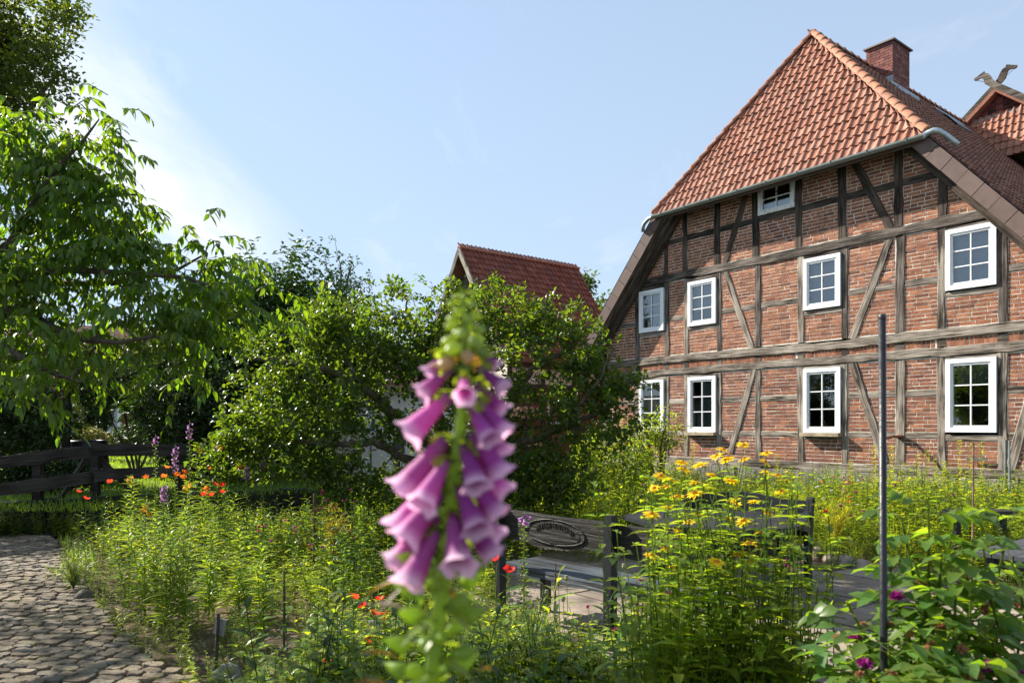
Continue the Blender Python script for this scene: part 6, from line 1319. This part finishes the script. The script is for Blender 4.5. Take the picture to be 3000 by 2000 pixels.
def flower(name, label, cat, grp, meshes, x, y, Y, sz=1.0, tilt=.4):
    p = at(x, y, Y); t = thing(name, label, cat, (p[0], Y, 0), random.uniform(0, 6.28), grp); m, _ = stem_mesh(round(max(.1, p[2]), 1)); o = mk('stem', m, t); o.scale = (1, 1, p[2] / round(max(.1, p[2]), 1))
    o = mk('petals', random.choice(meshes), t); o.location = (0, 0, p[2]); o.scale = (sz,) * 3; o.rotation_euler = (random.uniform(-tilt, tilt * 1.8), random.uniform(-tilt, tilt), random.uniform(0, 6))
for x, y, Y in ((1035, 1752, 4.7), (1058, 1778, 4.6), (1113, 1757, 4.7), (1124, 1808, 4.5), (1096, 1800, 4.6), (1087, 1880, 4.3), (955, 1933, 4.4)): flower('red_poppy', 'red poppy low in the herbs beside the near foxglove', 'poppy', 'red poppies near the foxglove', pop_m, x, y, Y)
for x, y, Y, lb in ((1455, 1640, 4.7, 'orange red poppy just right of the near foxglove'), (1490, 1674, 4.5, 'ragged red poppy in front of the bench left end'), (1620, 1888, 4.0, 'single red poppy low in the front herbs'), (2420, 1500, 9.2, 'lone orange poppy in the meadow behind the bench'), (230, 1442, 8.4, 'red poppy under the fence nearest the path'), (322, 1413, 8.7, 'red poppy against the lower fence rail'), (252, 1462, 8.3, 'narrow half closed red poppy in the shade')): flower('red_poppy', lb, 'poppy', None, pop_m, x, y, Y, 1.05)
for x, y, Y in ((598, 1450, 8.4), (620, 1452, 8.4), (650, 1443, 8.5), (655, 1422, 8.7), (630, 1420, 8.8)): flower('red_poppy', 'red poppy in the cluster amid the left bed', 'poppy', 'red poppy cluster in the left bed', pop_m, x, y, Y, 1.1)
for x, y, Y in ((428, 1400, 8.9), (488, 1371, 9.0), (480, 1398, 8.8), (536, 1400, 8.8), (612, 1374, 9.0), (705, 1371, 9.0), (540, 1386, 8.9), (604, 1436, 8.6), (520, 1392, 8.9)): flower('orange_lily', 'orange lily bloom rising above the left bed', 'lily', 'orange lilies in the left bed', pop_o, x, y, Y, 1.3)
for x, y, Y in ((757, 1543, 6.9), (775, 1542, 6.9), (756, 1556, 6.9), (863, 1545, 6.8), (866, 1556, 6.8), (795, 1585, 6.5), (908, 1597, 6.3), (836, 1525, 7.0), (945, 1600, 6.2)): flower('magenta_pink', 'magenta pink flower in the left bed below the apple branch', 'flower', 'magenta pinks in the left bed', dia_m, x, y, Y)
for x, y, Y in ((944, 1438, 7.7), (943, 1448, 7.7), (956, 1467, 7.6), (938, 1490, 7.5), (930, 1497, 7.5), (950, 1492, 7.5), (1010, 1468, 7.6), (1040, 1470, 7.6), (1028, 1435, 7.8), (928, 1478, 7.6)): flower('dark_pink', 'dark crimson pink flower around the brown cane', 'flower', 'dark pinks around the cane', dark_m, x, y, Y, 1.05)
for x, y, Y in ((1863, 1768, 3.6), (1960, 1738, 3.7), (1987, 1777, 3.5), (2040, 1795, 3.4), (1725, 1777, 4.2), (1800, 1845, 3.8), (1880, 1700, 3.9)): flower('magenta_pink', 'magenta pink flower at the foot of the yellow flowers', 'flower', 'magenta pinks beside the yellow flowers', dia_m, x, y, Y, .9)
for x, y, Y, lb in ((2298, 1650, 5.0, 'upper bright pink rose bloom in front of the bench leg'), (2318, 1664, 4.95, 'lower bright pink rose bloom in front of the bench leg')): flower('pink_rose', lb, 'rose', None, pink_m, x, y, Y, 1.15)
for x, y, Y in ((1828, 1658, 4.6), (1826, 1745, 4.55), (1636, 1705, 4.5), (1660, 1692, 4.5), (1602, 1735, 4.4), (1650, 1752, 4.4), (1540, 1690, 4.6)):
    p = at(x, y, Y); t = thing('poppy_seedhead', 'round grey green poppy seed head before the carved bench', 'seed head', (p[0], Y, 0), 0, 'poppy seed heads before the bench'); m, _ = stem_mesh(round(p[2], 1)); o = mk('stem', m, t); o.scale = (1, 1, p[2] / round(p[2], 1)); g = G(); g.lathe([(0, -.02), (.008, -.018), (.014, -.004), (.013, .006), (.007, .010), (.013, .013), (.012, .016), (0, .017)], 9, (.22, .24, .15)); o = g.build('capsule', M_LEAFD, t, True); o.location = (0, 0, p[2])
def meadow_flowers(n, name, label, cat, grp, meshes, box, sz):
    c = 0
    while c < n:
        Y = random.uniform(*box[2:4]); x = random.uniform(box[0], box[1]); X = gx(x, Y); z = random.uniform(.5, .86)
        if house_v(X, Y) > -.5 or (Y < 9.75 and X < edge_stone(Y) + .2): continue
        flower(name, label, cat, grp, meshes, x, HYP + FP * (EYE - z) / Y, Y, sz * random.uniform(.8, 1.2)); c += 1
meadow_flowers(55, 'rose_campion', 'small crimson magenta flower in the meadow before the house', 'flower', 'crimson flowers in the meadow', dia_m + dark_m, (2370, 2900, 8.8, 12.5), 1.45)
meadow_flowers(14, 'dark_pink', 'dark purple pink flower behind the octagonal table', 'flower', 'dark pinks behind the table', dark_m + dia_m, (1700, 2000, 10, 13), 1.4)
meadow_flowers(150, 'yellow_daisy', 'small yellow daisy in the meadow before the house', 'flower', 'yellow daisies in the meadow', yel_m, (2250, 2980, 9, 13.5), 1.6)
meadow_flowers(22, 'white_daisy', 'small white flower in the meadow before the house', 'flower', 'white flowers in the meadow', whi_m, (2300, 2750, 9, 12.5), 1.4)
meadow_flowers(26, 'blue_chicory', 'small pale blue flower in the meadow before the house', 'flower', 'blue flowers in the meadow', blu_m, (2200, 2720, 9.5, 14), 1.45)
meadow_flowers(10, 'orange_marigold', 'small orange flower in the meadow before the house', 'flower', 'orange flowers in the meadow', pop_o, (2250, 2700, 9.2, 12.5), .8)
# mullein spikes by the wall
MU = [(2560, 1300), (2585, 1310), (2612, 1302), (2690, 1330), (2716, 1318), (2740, 1345), (2810, 1285), (2845, 1300), (2875, 1292), (2765, 1350), (2030, 1300), (2275, 1330), (2490, 1345)]
for i, (x, y) in enumerate(MU):
    Y = random.uniform(11.3, 12.6) if x > 2500 else 14.2; p = at(x, y, Y); t = thing('seed_spike', 'upright pale green seed spike against the brick wall', 'plant', (p[0], Y, 0), 0, 'pale seed spikes before the house wall'); g = G(); g.tube([(0, 0, 0), (RNG.normal(0, .03), 0, p[2] * .6), (RNG.normal(0, .04), 0, p[2])], [.007, .005, .003], 4, (.2, .22, .1), cap=False); n = 120; z = RNG.uniform(.45, 1, n) * p[2]; a = RNG.uniform(0, 6.28, n); g.leaves(np.stack([np.cos(a) * .01, np.sin(a) * .01, z], -1), np.stack([np.cos(a), np.sin(a), np.full(n, .7)], -1), (0, 0, 1), .045, .022, leafcol(n, (.24, .25, .11)), False); g.build('spike', M_LEAF, t, True)
    g = G(); n = 26; z = RNG.uniform(.05, .6, n) * p[2]; a = RNG.uniform(0, 6.28, n); g.leaves(np.stack([0 * a, 0 * a, z], -1), np.stack([np.cos(a), np.sin(a), np.full(n, .4)], -1), (0, 0, 1), .16, .045, leafcol(n, (.11, .17, .04)), True); g.build('leaves', M_LEAF, t, True)
# wiry shrub by the first window, yellow and feathery clumps, edging shrubs
shrub('wiry_shrub', 'wiry light green shrub in front of the leftmost ground floor window', 1915, 1275, 13.2, (.62, .5, .5), 230, 8, .06, .03, (.13, .18, .035), mat=M_LEAF, base=0, hi=True, shell=.6)
shrub('green_bush', 'bright green bush between the apple tree and house wall', 1790, 1360, 12.2, (.75, .6, .55), 380, 10, .07, .035, (.12, .175, .03), mat=M_LEAF, base=0)
shrub('green_bush', 'low dense bush behind the carved bench under the apple tree', 1560, 1420, 9.8, (.9, .6, .5), 420, 10, .07, .04, (.07, .115, .025), mat=M_LEAF, base=0)
t = thing('leafy_perennial', 'dark leafy perennial clump beside the near foxglove', 'plant', (gx(1075, 6.6), 6.6, 0)); clump(34, .8, .25, .45, 18, .12, .04, (.075, .13, .03), r=.004).build('stems_and_leaves', M_LEAF, t, True)
for nm, lb, x, Y, n, h, rd, col in (('feathery_plant', 'feathery pale green clump at the path corner', 215, 7.3, 70, .42, .32, (.14, .20, .07)), ('feathery_plant', 'fine silvery clump among the near poppies', 1000, 4.7, 40, .35, .3, (.14, .18, .08)), ('feathery_plant', 'tall fine stemmed clump right of the near foxglove', 1560, 3.9, 70, .75, .32, (.11, .16, .06)), ('golden_grass', 'golden yellow grass clump beside the garden bench', 2455, 9.6, 60, .85, .32, (.30, .30, .05)), ('golden_grass', 'orange yellow grass clump under the apple branch', 975, 7.9, 55, .8, .3, (.24, .19, .05))):
    t = thing(nm, lb, 'plant', (gx(x, Y), Y, 0)); feathery(n, h, rd, col).build('fronds', M_LEAF, t, True)

# ------------------------------------------------------------------ labels that single out members of the small groups
ORD = ['first', 'second', 'third', 'fourth', 'fifth', 'sixth', 'seventh', 'eighth', 'ninth', 'tenth', 'eleventh', 'twelfth', 'thirteenth', 'fourteenth']
bpy.context.view_layer.update()
def relabel(group, fmt):
    obs = [o for o in bpy.data.objects if o.get('group') == group]; obs.sort(key=lambda o: o.location.x / o.location.y)
    for i, o in enumerate(obs): o['label'] = fmt.format(ORD[i])
for grp, fmt in (('red poppies near the foxglove', 'red poppy, {} from left among those beside the near foxglove'), ('red poppy cluster in the left bed', 'red poppy, {} from left in the cluster amid the left bed'), ('orange lilies in the left bed', 'orange lily bloom, {} from left above the left bed'),
                 ('magenta pinks in the left bed', 'magenta pink flower, {} from left below the apple branch'), ('dark pinks around the cane', 'dark crimson pink, {} from left around the brown cane'), ('magenta pinks beside the yellow flowers', 'magenta pink, {} from left at the foot of the yellow flowers'),
                 ('poppy seed heads before the bench', 'grey green poppy seed head, {} from left before the carved bench'), ('pale seed spikes before the house wall', 'upright pale seed spike, {} from left before the brick wall'), ('round stones along the meadow bed', 'rounded field stone, {} from left in the edging of the meadow bed'),
                 ('dark pinks behind the table', 'dark purple pink, {} from left behind the octagonal table')): relabel(grp, fmt)
for row, zlo, zhi in (('lower shelf', 0, 1.5), ('upper shelf, bottom row', 1.5, 2.08), ('upper shelf, top row', 2.08, 9)):
    obs = [o for o in bpy.data.objects if o.get('group') == 'logs stacked on the rack' and zlo < o.location.z < zhi]; obs.sort(key=lambda o: o.location.x / o.location.y)
    for i, o in enumerate(obs): o['label'] = 'sawn log end, ' + ORD[i] + ' from left on the ' + row
